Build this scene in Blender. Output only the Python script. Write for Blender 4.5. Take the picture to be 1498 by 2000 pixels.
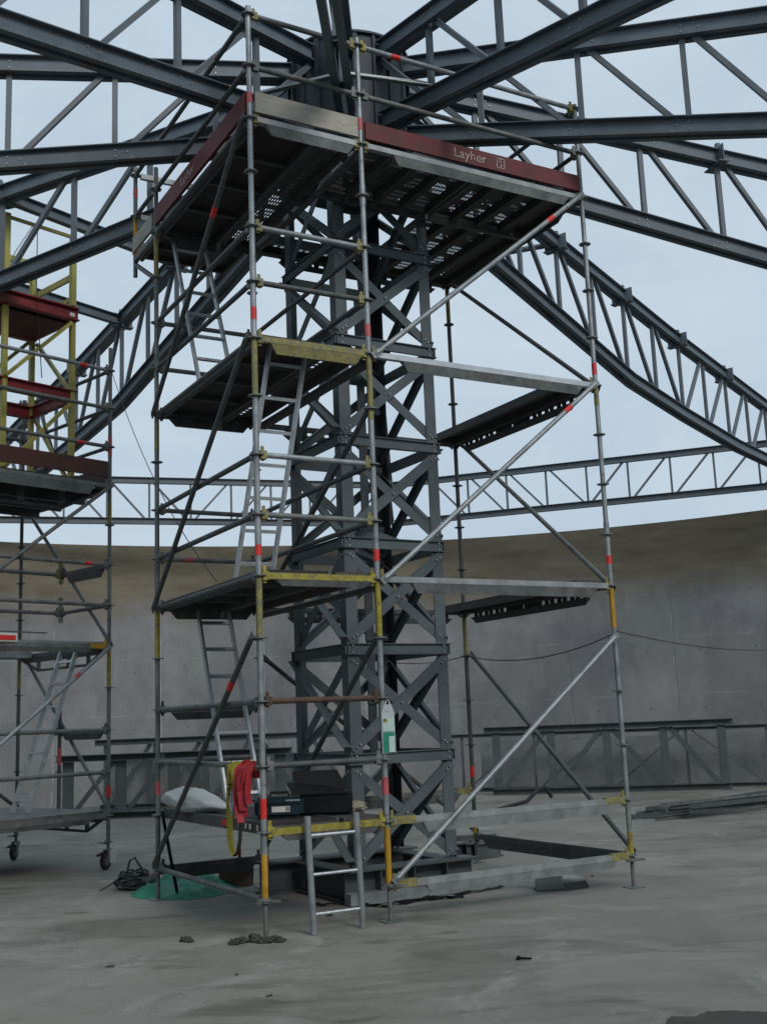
import bpy, bmesh, math, random
from mathutils import Vector, Matrix, noise
R = math.radians
rnd = random.Random(7)
for o in list(bpy.data.objects): bpy.data.objects.remove(o)
scene = bpy.context.scene
COL = scene.collection

# ------------------------------------------------------------------ camera
cam_d = bpy.data.cameras.new('camera'); cam = bpy.data.objects.new('camera', cam_d); COL.objects.link(cam)
PITCH, ROLL = R(10.4212), R(-2.2989)
cp, sp, cr, sr = math.cos(PITCH), math.sin(PITCH), math.cos(ROLL), math.sin(ROLL)
r0, u0, f0 = Vector((1, 0, 0)), Vector((0, -sp, cp)), Vector((0, cp, sp))
rx, ux = r0 * cr + u0 * sr, u0 * cr - r0 * sr
cam.matrix_world = Matrix.Translation((0, 0, 1.61)) @ Matrix((rx, ux, -f0)).transposed().to_4x4()
cam_d.sensor_fit = 'VERTICAL'; cam_d.sensor_height = 36; cam_d.lens = 36 * 2198.6 / 2000
cam_d.clip_start = .05; cam_d.clip_end = 2000
scene.camera = cam

# ------------------------------------------------------------------ sky, sun, exposure
SUN_EL, SUN_AZ = R(36), R(147)          # azimuth clockwise from +Y: behind the camera, to its right
world = bpy.data.worlds.new('World'); scene.world = world; world.use_nodes = True
wn = world.node_tree.nodes; wl = world.node_tree.links; wn.clear()
wo = wn.new('ShaderNodeOutputWorld'); bg = wn.new('ShaderNodeBackground'); bg.inputs[1].default_value = .1
sky = wn.new('ShaderNodeTexSky'); sky.sky_type = 'NISHITA'; sky.sun_disc = False
sky.sun_elevation = SUN_EL; sky.sun_rotation = SUN_AZ; sky.air_density = 1.0; sky.dust_density = 4; sky.ozone_density = 1
tc = wn.new('ShaderNodeTexCoord'); mp = wn.new('ShaderNodeMapping'); mp.inputs['Scale'].default_value = (1, 1, 2.2)
nz = wn.new('ShaderNodeTexNoise'); nz.inputs['Scale'].default_value = 2.4; nz.inputs['Detail'].default_value = 8; nz.inputs['Roughness'].default_value = .58; nz.inputs['Distortion'].default_value = .35
rp = wn.new('ShaderNodeValToRGB')
rp.color_ramp.elements[0].position = .3; rp.color_ramp.elements[0].color = (4.55, 5.75, 6.95, 1)
rp.color_ramp.elements[1].position = .72; rp.color_ramp.elements[1].color = (6.35, 7.4, 8.3, 1)
mx = wn.new('ShaderNodeMixRGB'); mx.inputs[0].default_value = .93
wl.new(tc.outputs['Generated'], mp.inputs[0]); wl.new(mp.outputs[0], nz.inputs['Vector']); wl.new(nz.outputs[0], rp.inputs[0])
wl.new(sky.outputs[0], mx.inputs[1]); wl.new(rp.outputs[0], mx.inputs[2]); wl.new(mx.outputs[0], bg.inputs[0]); wl.new(bg.outputs[0], wo.inputs[0])
sun_d = bpy.data.lights.new('sun', 'SUN'); sun_d.energy = 1.5; sun_d.angle = R(20); sun_d.color = (1, .97, .93)
sun = bpy.data.objects.new('sun', sun_d); COL.objects.link(sun); sun.location = (8, -10, 20)
sdir = Vector((math.sin(SUN_AZ) * math.cos(SUN_EL), math.cos(SUN_AZ) * math.cos(SUN_EL), math.sin(SUN_EL)))
sun.rotation_euler = sdir.to_track_quat('Z', 'Y').to_euler()
vs = scene.view_settings; vs.view_transform = 'Standard'; vs.look = 'None'; vs.exposure = 0; vs.gamma = 1; vs.use_curve_mapping = False

# ------------------------------------------------------------------ materials
MAT = {}
def mat(name, col, rough=.6, metal=0., var=.25, scale=6., col2=None, bump=.0, bscale=60., spec=.5, wear=None, wear_at=.62, stretch=None):
    m = bpy.data.materials.new(name); m.use_nodes = True; MAT[name] = m
    nt = m.node_tree; N = nt.nodes; L = nt.links; b = N['Principled BSDF']
    b.inputs['Roughness'].default_value = rough; b.inputs['Metallic'].default_value = metal
    b.inputs['Specular IOR Level'].default_value = spec
    t = N.new('ShaderNodeTexCoord'); src = t.outputs['Object']
    if stretch:
        q = N.new('ShaderNodeMapping'); q.inputs['Scale'].default_value = stretch; L.new(src, q.inputs[0]); src = q.outputs[0]
    n = N.new('ShaderNodeTexNoise'); n.inputs['Scale'].default_value = scale; n.inputs['Detail'].default_value = 7; n.inputs['Roughness'].default_value = .62
    L.new(src, n.inputs['Vector'])
    r = N.new('ShaderNodeValToRGB'); r.color_ramp.elements[0].position = .32; r.color_ramp.elements[1].position = .68
    c2 = col2 or tuple(c * (1 + var) for c in col); c1 = col if col2 else tuple(c * (1 - var) for c in col)
    r.color_ramp.elements[0].color = (*c1, 1); r.color_ramp.elements[1].color = (*c2, 1)
    L.new(n.outputs[0], r.inputs[0]); out = r.outputs[0]
    if wear:
        w = N.new('ShaderNodeTexNoise'); w.inputs['Scale'].default_value = scale * 2.3; w.inputs['Detail'].default_value = 9; w.inputs['Roughness'].default_value = .7
        L.new(src, w.inputs['Vector'])
        wr = N.new('ShaderNodeValToRGB'); wr.color_ramp.elements[0].position = wear_at; wr.color_ramp.elements[1].position = wear_at + .07
        L.new(w.outputs[0], wr.inputs[0])
        x = N.new('ShaderNodeMixRGB'); L.new(wr.outputs[0], x.inputs[0]); L.new(out, x.inputs[1]); x.inputs[2].default_value = (*wear, 1); out = x.outputs[0]
    L.new(out, b.inputs['Base Color'])
    rr = N.new('ShaderNodeMapRange'); rr.inputs[3].default_value = max(.05, rough - .12); rr.inputs[4].default_value = min(1, rough + .12)
    L.new(n.outputs[0], rr.inputs[0]); L.new(rr.outputs[0], b.inputs['Roughness'])
    if bump:
        bn = N.new('ShaderNodeTexNoise'); bn.inputs['Scale'].default_value = bscale; bn.inputs['Detail'].default_value = 4; L.new(src, bn.inputs['Vector'])
        bp = N.new('ShaderNodeBump'); bp.inputs['Strength'].default_value = bump; bp.inputs['Distance'].default_value = .004
        L.new(bn.outputs[0], bp.inputs['Height']); L.new(bp.outputs[0], b.inputs['Normal'])
    return m
mat('primer', (.108, .134, .157), .5, 0, .2, 2.6, bump=.15, spec=.35, wear=(.15, .155, .155), wear_at=.64)
mat('tower_steel', (.087, .108, .116), .5, 0, .2, 2.4, bump=.15, spec=.35, wear=(.135, .135, .128), wear_at=.63)
mat('drum_steel', (.032, .04, .05), .5, .0, .3, 2.2, spec=.22)
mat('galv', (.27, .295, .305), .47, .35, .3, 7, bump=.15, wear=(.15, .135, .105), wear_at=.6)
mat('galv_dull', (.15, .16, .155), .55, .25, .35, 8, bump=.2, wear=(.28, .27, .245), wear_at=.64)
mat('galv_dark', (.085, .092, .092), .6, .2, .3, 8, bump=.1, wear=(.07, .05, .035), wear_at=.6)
mat('alu', (.5, .53, .55), .38, .5, .14, 12, bump=.05)
mat('alu_dirty', (.3, .32, .325), .5, .3, .25, 7, wear=(.42, .42, .4), wear_at=.66)
mat('rung', (.62, .64, .66), .28, .7, .1, 20)
mat('yellow_old', (.23, .205, .06), .65, 0, .35, 14, wear=(.15, .15, .12), wear_at=.5)
mat('yellow', (.31, .26, .035), .6, 0, .3, 12, wear=(.15, .12, .07), wear_at=.53)
mat('orange_yellow', (.42, .23, .02), .55, 0, .25, 9, wear=(.2, .13, .06), wear_at=.62)
mat('rusty', (.085, .05, .034), .8, 0, .4, 14)
mat('red_tape', (.62, .03, .025), .5, 0, .12, 6)
mat('red_tape_faded', (.45, .09, .1), .55, 0, .2, 9)
mat('red_board', (.115, .017, .018), .65, 0, .35, 3.5, wear=(.075, .035, .03), wear_at=.56)
mat('brown_board', (.075, .024, .016), .6, 0, .3, 4)
mat('wood_board', (.36, .34, .29), .7, 0, .18, 5, wear=(.5, .48, .43), wear_at=.6, stretch=(1, 1, 4))
mat('board_letter', (.5, .42, .41), .6, 0, .2, 30, wear=(.12, .02, .02), wear_at=.5)
mat('ply', (.024, .02, .018), .7, 0, .3, 4, stretch=(3, 1, 1))
mat('steel_plank', (.075, .073, .068), .6, .1, .25, 6, wear=(.04, .033, .027), wear_at=.6)
mat('crane_yellow', (.34, .31, .075), .5, 0, .14, 5, wear=(.26, .22, .07), wear_at=.66)
mat('crane_red', (.2, .018, .022), .5, 0, .18, 5, wear=(.13, .02, .02), wear_at=.64)
mat('white_paint', (.62, .61, .58), .5, 0, .1, 9)
mat('black_rubber', (.016, .016, .017), .6, 0, .3, 20)
mat('black_plastic', (.007, .008, .009), .6, 0, .3, 6, spec=.2)
mat('blue_case', (.012, .028, .038), .5, 0, .2, 6, spec=.25)
mat('white_plastic', (.42, .46, .47), .42, 0, .1, 5)
mat('strap_yellow', (.3, .265, .03), .7, 0, .15, 30)
mat('strap_red', (.3, .012, .018), .7, 0, .25, 12)
mat('strap_dark', (.03, .028, .02), .7, 0, .3, 12)
mat('canvas', (.3, .28, .2), .85, 0, .25, 12)
mat('tag_white', (.48, .52, .52), .4, 0, .05, 9)
mat('tag_green', (.02, .24, .16), .45, 0, .12, 9)
mat('tag_pale', (.5, .66, .6), .45, 0, .1, 9)
mat('green_sheet', (.012, .2, .115), .6, 0, .3, 7)
mat('cardboard', (.1, .07, .05), .85, 0, .25, 9)
mat('mud', (.045, .045, .038), .95, 0, .4, 18, bump=.6, bscale=40)
mat('rope', (.07, .06, .055), .9, 0, .3, 40)
mat('cable', (.012, .013, .014), .5, 0, .2, 20)
mat('print_dark', (.03, .035, .04), .6)
mat('floor_steel', (.078, .09, .094), .55, 0, .25, 4, bump=.1, wear=(.11, .1, .085), wear_at=.64)

def concrete_wall():
    m = bpy.data.materials.new('wall_concrete'); m.use_nodes = True; MAT['wall_concrete'] = m
    nt = m.node_tree; N = nt.nodes; L = nt.links; b = N['Principled BSDF']; b.inputs['Roughness'].default_value = .82
    t = N.new('ShaderNodeTexCoord'); sp_ = N.new('ShaderNodeSeparateXYZ'); L.new(t.outputs['Object'], sp_.inputs[0])
    def noise_(scale, detail=7, stretch=None, rough=.6):
        n = N.new('ShaderNodeTexNoise'); n.inputs['Scale'].default_value = scale; n.inputs['Detail'].default_value = detail; n.inputs['Roughness'].default_value = rough
        if stretch:
            q = N.new('ShaderNodeMapping'); q.inputs['Scale'].default_value = stretch; L.new(t.outputs['Object'], q.inputs[0]); L.new(q.outputs[0], n.inputs['Vector'])
        else: L.new(t.outputs['Object'], n.inputs['Vector'])
        return n.outputs[0]
    def ramp(src, p0, c0, p1, c1):
        r = N.new('ShaderNodeValToRGB'); r.color_ramp.elements[0].position = p0; r.color_ramp.elements[1].position = p1
        r.color_ramp.elements[0].color = (*c0, 1); r.color_ramp.elements[1].color = (*c1, 1); L.new(src, r.inputs[0]); return r.outputs[0]
    def mix(f, a, c, typ='MIX'):
        x = N.new('ShaderNodeMixRGB'); x.blend_type = typ
        for i, s in enumerate((f, a, c)):
            if isinstance(s, (float, int)): x.inputs[i].default_value = s
            elif isinstance(s, tuple): x.inputs[i].default_value = (*s, 1)
            else: L.new(s, x.inputs[i])
        return x.outputs[0]
    def mth(op, a, c):
        x = N.new('ShaderNodeMath'); x.operation = op
        for i, s in enumerate((a, c)):
            if isinstance(s, (float, int)): x.inputs[i].default_value = s
            else: L.new(s, x.inputs[i])
        return x.outputs[0]
    base = ramp(noise_(.32, 6), .35, (.135, .137, .15), .65, (.252, .26, .258))
    base = mix(.5, base, ramp(noise_(1.6, 9, (1, 1, .45), .7), .3, (.14, .142, .15), .72, (.31, .315, .305)))
    # pale scrapes and lime runs
    scr = ramp(noise_(3.2, 10, (1, 1, .35), .78), .63, (0, 0, 0), .74, (1, 1, 1))
    base = mix(mth('MULTIPLY', scr, .6), base, (.44, .44, .43))
    pat = ramp(noise_(.75, 9, (1, 1, .8), .72), .5, (0, 0, 0), .62, (1, 1, 1))
    base = mix(mth('MULTIPLY', pat, .4), base, (.31, .315, .325))
    pat2 = ramp(noise_(.55, 8, (1, 1, 1.2), .7), .56, (0, 0, 0), .68, (1, 1, 1))
    base = mix(mth('MULTIPLY', pat2, .5), base, (.125, .12, .14))
    run = ramp(noise_(2.6, 3, (1, 1, .05)), .66, (0, 0, 0), .73, (1, 1, 1))
    base = mix(mth('MULTIPLY', run, .35), base, (.42, .42, .41))
    # formwork panel joints (around the tank and up it), broken up, and tie holes
    zz = sp_.outputs[2]
    ang = N.new('ShaderNodeMath'); ang.operation = 'ARCTAN2'; L.new(sp_.outputs[1], ang.inputs[0]); L.new(sp_.outputs[0], ang.inputs[1])
    uu = mth('MULTIPLY', ang.outputs[0], 15.8)
    wob = mth('MULTIPLY', mth('SUBTRACT', noise_(1.3, 5), .5), .1)
    def line(coord, period, width):
        fr = mth('FRACT', mth('DIVIDE', mth('ADD', coord, wob), period), 0.)
        return mth('LESS_THAN', mth('ABSOLUTE', mth('SUBTRACT', fr, .5), 0.), width / period)
    brk = ramp(noise_(1.7, 7), .42, (0, 0, 0), .62, (1, 1, 1))
    for ln, st in ((line(uu, 2.4, .02), .55), (line(zz, 1.27, .014), .4)):
        base = mix(mth('MULTIPLY', mth('MULTIPLY', ln, brk), st), base, (.4, .4, .385))
    for ln, st in ((line(mth('ADD', uu, .03), 2.4, .012), .35),):
        base = mix(mth('MULTIPLY', ln, st), base, (.09, .09, .09))
    du = mth('SUBTRACT', mth('FRACT', mth('DIVIDE', uu, 1.2), 0.), .5); dz_ = mth('SUBTRACT', mth('FRACT', mth('DIVIDE', mth('ADD', zz, .3), 1.27), 0.), .5)
    rr_ = mth('ADD', mth('MULTIPLY', mth('MULTIPLY', du, du), 1.44), mth('MULTIPLY', mth('MULTIPLY', dz_, dz_), 1.61))
    base = mix(mth('MULTIPLY', mth('LESS_THAN', rr_, .0009), .45), base, (.075, .075, .075))
    # brown algae band below the rim
    wz = mth('ADD', zz, mth('MULTIPLY', mth('SUBTRACT', noise_(.8, 6, (1, 1, .6)), .5), 1.5))
    band = N.new('ShaderNodeMapRange'); band.inputs[1].default_value = 3.85; band.inputs[2].default_value = 4.75; L.new(wz, band.inputs[0])
    brown = ramp(noise_(1.3, 8, (.5, .5, 2.2), .65), .3, (.1, .08, .046), .7, (.195, .17, .115))
    base = mix(mth('MULTIPLY', band.outputs[0], .92), base, brown)
    L.new(base, b.inputs['Base Color'])
    bp = N.new('ShaderNodeBump'); bp.inputs['Strength'].default_value = .25; bp.inputs['Distance'].default_value = .01
    L.new(noise_(14, 6), bp.inputs['Height']); L.new(bp.outputs[0], b.inputs['Normal'])
concrete_wall()

def concrete_floor():
    m = bpy.data.materials.new('floor_concrete'); m.use_nodes = True; MAT['floor_concrete'] = m
    nt = m.node_tree; N = nt.nodes; L = nt.links; b = N['Principled BSDF']
    t = N.new('ShaderNodeTexCoord')
    def noise_(scale, detail=7, rough=.6, dist=0, stretch=None):
        n = N.new('ShaderNodeTexNoise'); n.inputs['Scale'].default_value = scale; n.inputs['Detail'].default_value = detail
        n.inputs['Roughness'].default_value = rough; n.inputs['Distortion'].default_value = dist
        q = N.new('ShaderNodeMapping'); q.inputs['Scale'].default_value = stretch or (1, 1, 1); L.new(t.outputs['Object'], q.inputs[0]); L.new(q.outputs[0], n.inputs['Vector'])
        return n.outputs[0]
    def ramp(src, p0, c0, p1, c1):
        r = N.new('ShaderNodeValToRGB'); r.color_ramp.elements[0].position = p0; r.color_ramp.elements[1].position = p1
        r.color_ramp.elements[0].color = (*c0, 1); r.color_ramp.elements[1].color = (*c1, 1); L.new(src, r.inputs[0]); return r.outputs[0]
    def mix(f, a, c):
        x = N.new('ShaderNodeMixRGB')
        for i, s in enumerate((f, a, c)):
            if isinstance(s, (float, int)): x.inputs[i].default_value = s
            elif isinstance(s, tuple): x.inputs[i].default_value = (*s, 1)
            else: L.new(s, x.inputs[i])
        return x.outputs[0]
    base = ramp(noise_(.35, 6, .6, .4), .36, (.165, .163, .136), .64, (.28, .275, .238))
    base = mix(.4, base, ramp(noise_(1.7, 9, .68), .3, (.15, .15, .132), .72, (.29, .28, .25)))
    damp = ramp(noise_(.55, 7, .62, .8, (1, 1.8, 1)), .5, (0, 0, 0), .66, (1, 1, 1))
    base = mix(damp, base, mix(.62, base, (.085, .077, .056)))
    blot = ramp(noise_(1.25, 8, .7, 1.5, (.6, 1.4, 1)), .57, (0, 0, 0), .66, (1, 1, 1))
    base = mix(blot, base, mix(.6, base, (.085, .072, .052)))
    pale = ramp(noise_(.7, 9, .74, 1.4), .54, (0, 0, 0), .66, (1, 1, 1))
    base = mix(pale, base, mix(.45, base, (.42, .425, .395)))
    grit = ramp(noise_(55, 6, .8), .3, (.8, .8, .8), .7, (1.2, 1.2, 1.2))
    gx = N.new('ShaderNodeMixRGB'); gx.blend_type = 'MULTIPLY'; gx.inputs[0].default_value = .8; L.new(base, gx.inputs[1]); L.new(grit, gx.inputs[2]); base = gx.outputs[0]
    speck = ramp(noise_(9, 9, .75), .66, (0, 0, 0), .72, (1, 1, 1))
    base = mix(speck, base, mix(.5, base, (.06, .055, .048)))
    L.new(base, b.inputs['Base Color'])
    rr = N.new('ShaderNodeMapRange'); rr.inputs[3].default_value = .72; rr.inputs[4].default_value = .5; L.new(damp, rr.inputs[0]); L.new(rr.outputs[0], b.inputs['Roughness'])
    b.inputs['Specular IOR Level'].default_value = .3
    bp = N.new('ShaderNodeBump'); bp.inputs['Strength'].default_value = .3; bp.inputs['Distance'].default_value = .006
    L.new(noise_(22, 7, .7), bp.inputs['Height']); L.new(bp.outputs[0], b.inputs['Normal'])
concrete_floor()

# ------------------------------------------------------------------ object helpers
ROOT = {}
def thing(name, label, cat, loc, group=None):
    o = bpy.data.objects.new(name, None); COL.objects.link(o); o.empty_display_size = .2
    o.location = loc; o['label'] = label; o['category'] = cat
    if group: o['group'] = group
    ROOT[o] = Vector(loc); return o
def V(*a): return Vector(a[0]) if len(a) == 1 else Vector(a)
def axes(p, q, up=None):
    z = (V(q) - V(p)).normalized(); up = V(up) if up is not None else Vector((0, 0, 1))
    if abs(z.dot(up)) > .999: up = Vector((0, 1, 0))
    x = up.cross(z).normalized(); return x, z.cross(x), z      # x: side, y: "up"
class MB:
    def __init__(s): s.v = []; s.f = []; s.m = []; s.cur = 0
    def add(s, vs_, fs):
        b = len(s.v); s.v += [V(a) for a in vs_]; s.f += [tuple(i + b for i in f) for f in fs]; s.m += [s.cur] * len(fs); return s
    def prism(s, prof, p, q, up=None, x=None, y=None):
        p, q = V(p), V(q); ax, ay, _ = axes(p, q, up)
        if x is not None: ax = V(x)
        if y is not None: ay = V(y)
        n = len(prof); a = [p + ax * u + ay * w for u, w in prof]; c = [q + ax * u + ay * w for u, w in prof]
        fs = [(i, (i + 1) % n, n + (i + 1) % n, n + i) for i in range(n)] + [tuple(range(n))[::-1], tuple(range(n, 2 * n))]
        return s.add(a + c, fs)
    def tube(s, p, q, r, n=10):
        return s.prism([(r * math.cos(2 * math.pi * i / n), r * math.sin(2 * math.pi * i / n)) for i in range(n)], p, q)
    def bar(s, p, q, w, h, up=None):
        return s.prism([(-w / 2, -h / 2), (w / 2, -h / 2), (w / 2, h / 2), (-w / 2, h / 2)], p, q, up)
    def box(s, c, sx, sy, sz, ax=(1, 0, 0), ay=(0, 1, 0), az=(0, 0, 1)):
        c, ax, ay, az = V(c), V(ax), V(ay), V(az)
        vs_ = [c + ax * (sx / 2 * i) + ay * (sy / 2 * j) + az * (sz / 2 * k) for k in (-1, 1) for j in (-1, 1) for i in (-1, 1)]
        return s.add(vs_, [(0, 2, 3, 1), (4, 5, 7, 6), (0, 1, 5, 4), (2, 6, 7, 3), (0, 4, 6, 2), (1, 3, 7, 5)])
    def ibeam(s, p, q, h, w, tf=.011, tw=.008, up=None):
        a, b, t, g = w / 2, h / 2, tf, tw / 2
        pr_ = [(-a, -b), (a, -b), (a, -b + t), (g, -b + t), (g, b - t), (a, b - t), (a, b), (-a, b), (-a, b - t), (-g, b - t), (-g, -b + t), (-a, -b + t)]
        p, q = V(p), V(q); ax, ay, _ = axes(p, q, up)
        A_ = [p + ax * u + ay * w_ for u, w_ in pr_]; C_ = [q + ax * u + ay * w_ for u, w_ in pr_]
        fs = [(i, (i + 1) % 12, 12 + (i + 1) % 12, 12 + i) for i in range(12)]
        for o, fl in ((0, 1), (12, 0)):
            for cap in ((0, 1, 2, 3, 10, 11), (3, 4, 9, 10), (4, 5, 6, 7, 8, 9)):
                f = tuple(o + i for i in cap); fs.append(f[::-1] if fl else f)
        return s.add(A_ + C_, fs)
    def angle(s, p, q, a, t, x, y, b=None):
        b = b or a
        return s.prism([(0, 0), (a, 0), (a, t), (t, t), (t, b), (0, b)], p, q, x=x, y=y)
    def channel(s, p, q, h, w, t, x, y):
        b = h / 2
        return s.prism([(0, -b), (w, -b), (w, -b + t), (t, -b + t), (t, b - t), (w, b - t), (w, b), (0, b)], p, q, x=x, y=y)
    def poly(s, pts, thick, nrm):
        nrm = V(nrm).normalized() * thick / 2; n = len(pts)
        a = [V(p) - nrm for p in pts]; b = [V(p) + nrm for p in pts]
        return s.add(a + b, [tuple(range(n))[::-1], tuple(range(n, 2 * n))] + [(i, (i + 1) % n, n + (i + 1) % n, n + i) for i in range(n)])
    def path(s, pts, r, n=6):
        pts = [V(p) for p in pts]; rings = []
        for i, p in enumerate(pts):
            d = (pts[min(i + 1, len(pts) - 1)] - pts[max(i - 1, 0)]).normalized()
            ax, ay, _ = axes(p, p + d); rad = r[i] if isinstance(r, (list, tuple)) else r
            rings.append([p + ax * rad * math.cos(2 * math.pi * k / n) + ay * rad * math.sin(2 * math.pi * k / n) for k in range(n)])
        fs = []
        for i in range(len(pts) - 1):
            for k in range(n): fs.append((i * n + k, i * n + (k + 1) % n, (i + 1) * n + (k + 1) % n, (i + 1) * n + k))
        fs += [tuple(range(n))[::-1], tuple((len(pts) - 1) * n + k for k in range(n))]
        return s.add([v for rr_ in rings for v in rr_], fs)
    def ribbon(s, pts, w, side, t=.003):
        pts = [V(p) for p in pts]; vs_ = []; n = len(pts)
        for i, p in enumerate(pts):
            d = (pts[min(i + 1, n - 1)] - pts[max(i - 1, 0)]).normalized(); sd = V(side(i) if callable(side) else side).normalized()
            nn = d.cross(sd).normalized() * t / 2; hw = sd * w / 2
            vs_ += [p - hw - nn, p + hw - nn, p + hw + nn, p - hw + nn]
        fs = []
        for i in range(n - 1):
            for k in range(4): fs.append((i * 4 + k, i * 4 + (k + 1) % 4, (i + 1) * 4 + (k + 1) % 4, (i + 1) * 4 + k))
        fs += [(3, 2, 1, 0), tuple((n - 1) * 4 + k for k in range(4))]
        return s.add(vs_, fs)
    def lathe(s, c, prof, n=16, axis=(0, 0, 1)):
        az = V(axis).normalized(); ax = az.orthogonal().normalized(); ay = az.cross(ax); c = V(c); m = len(prof)
        vs_ = [c + az * h + (ax * math.cos(2 * math.pi * k / n) + ay * math.sin(2 * math.pi * k / n)) * r for k in range(n) for r, h in prof]
        fs = []
        for k in range(n):
            for i in range(m - 1): fs.append((k * m + i, ((k + 1) % n) * m + i, ((k + 1) % n) * m + i + 1, k * m + i + 1))
        return s.add(vs_, fs)
    def mesh(s, name, mats, off):
        me = bpy.data.meshes.new(name); me.from_pydata([tuple(v - off) for v in s.v], [], s.f)
        for mm in (mats if isinstance(mats, (list, tuple)) else [mats]): me.materials.append(MAT[mm])
        if any(s.m): me.polygons.foreach_set('material_index', s.m)
        me.polygons.foreach_set('use_smooth', [True] * len(me.polygons)); me.update()
        bm = bmesh.new(); bm.from_mesh(me); bmesh.ops.recalc_face_normals(bm, faces=bm.faces); bm.to_mesh(me); bm.free()
        me.set_sharp_from_angle(angle=R(38)); return me
    def obj(s, name, mats, parent=None, off=None, label=None, kind=None):
        if off is None: off = ROOT.get(parent, Vector((0, 0, 0)))
        o = bpy.data.objects.new(name, s.mesh(name, mats, off)); COL.objects.link(o)
        if parent is not None: o.parent = parent; ROOT[o] = off
        if label: o['label'] = label
        if kind: o['kind'] = kind
        return o
def solo(mb, name, mats, label, cat, loc, group=None, kind=None):
    loc = V(loc); o = bpy.data.objects.new(name, mb.mesh(name, mats, loc)); COL.objects.link(o); o.location = loc
    if label: o['label'] = label
    if cat: o['category'] = cat
    if group: o['group'] = group
    if kind: o['kind'] = kind
    ROOT[o] = loc; return o
def inst(src, parent, pos):
    o = bpy.data.objects.new(src[0], src[1]); COL.objects.link(o); o.parent = parent; o.location = V(pos) - ROOT[parent]; return o
def lerp(a, b, t): return V(a) * (1 - t) + V(b) * t
def blob(c, rx_, ry_, rz_, seed=0, amp=.2, freq=2., sub=3, floor_z=None):
    bm = bmesh.new(); bmesh.ops.create_icosphere(bm, subdivisions=sub, radius=1); mb = MB()
    vs_ = []
    for v in bm.verts:
        n = noise.fractal(v.co * freq + Vector((seed * 3.7, seed * 1.3, seed)), 1, 2, 4)
        q = v.co * (1 + amp * n); p = V(c) + Vector((q.x * rx_, q.y * ry_, q.z * rz_))
        if floor_z is not None and p.z < floor_z: p.z = floor_z
        vs_.append(p)
    mb.add(vs_, [tuple(v.index for v in f.verts) for f in bm.faces]); bm.free(); return mb

mat('web_steel', (.115, .135, .152), .5, 0, .14, 4, spec=.35)
mat('bolt_zinc', (.34, .36, .38), .4, .3, .1, 9)
# ================================================================== floor and tank wall
TC = Vector((-.194, 11.287, 0))                 # axis of the tank and of the central tower
WALL_R, WALL_H = 15.8, 5.83
m = MB(); n = 96; rings = (0, 1, 2, 4, 6, 9, 12, 15, 20, 60, 300)
vs_ = [TC.copy()]
for r_ in rings[1:]:
    for k in range(n): vs_.append(TC + Vector((r_ * math.cos(2 * math.pi * k / n), r_ * math.sin(2 * math.pi * k / n), 0)))
fs = [(0, 1 + k, 1 + (k + 1) % n) for k in range(n)]
for i in range(len(rings) - 2):
    for k in range(n): fs.append((1 + i * n + k, 1 + (i + 1) * n + k, 1 + (i + 1) * n + (k + 1) % n, 1 + i * n + (k + 1) % n))
m.add(vs_, fs); solo(m, 'floor', 'floor_concrete', None, None, (0, 0, 0), kind='structure')
m = MB(); m.lathe(TC, [(WALL_R, -.02), (WALL_R, WALL_H), (WALL_R + .3, WALL_H), (WALL_R + .3, -.02)], 180)
solo(m, 'tank_wall', 'wall_concrete', 'curved grey concrete tank wall with a brown stained band below its rim', 'wall', TC)

mat('shaded_leg_steel', (.022, .026, .03), .6, 0, .2, 3)  # rear leg steel, with the shade of its unlit inner corner put into the colour
# ================================================================== central lattice tower with drum
TA = R(30.916); te = Vector((math.cos(TA), math.sin(TA), 0)); tn = Vector((-te.y, te.x, 0)); UP = Vector((0, 0, 1))
TS = 1.112; tF = Vector((-.3858, 10.5243, 0)); tR = tF + te * TS; tL = tF + tn * TS; tK = tR + tn * TS
ZB = .31; DZ = 1.007; NP = 7; ZT = ZB + DZ * NP
tower = thing('lattice_tower', 'dark grey steel lattice tower with cross braced sides carrying a drum at its top', 'tower', TC)
AW, AT = .122, .012
for nm, c, x, y in (('F', tF, te, tn), ('R', tR, -te, tn), ('L', tL, te, -tn), ('K', tK, -te, -tn)):
    MB().angle(c + UP * (ZB + .012), c + UP * ZT, AW if nm != 'K' else .15, AT, x, y).obj('leg', 'tower_steel' if nm != 'K' else 'shaded_leg_steel', tower)
bolts = MB()
def bolt(p, nrm, r_=.0095):
    nrm = V(nrm).normalized(); bolts.prism([(r_ * math.cos(math.pi * i / 3), r_ * math.sin(math.pi * i / 3)) for i in range(6)], V(p), V(p) + nrm * .012)
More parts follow.
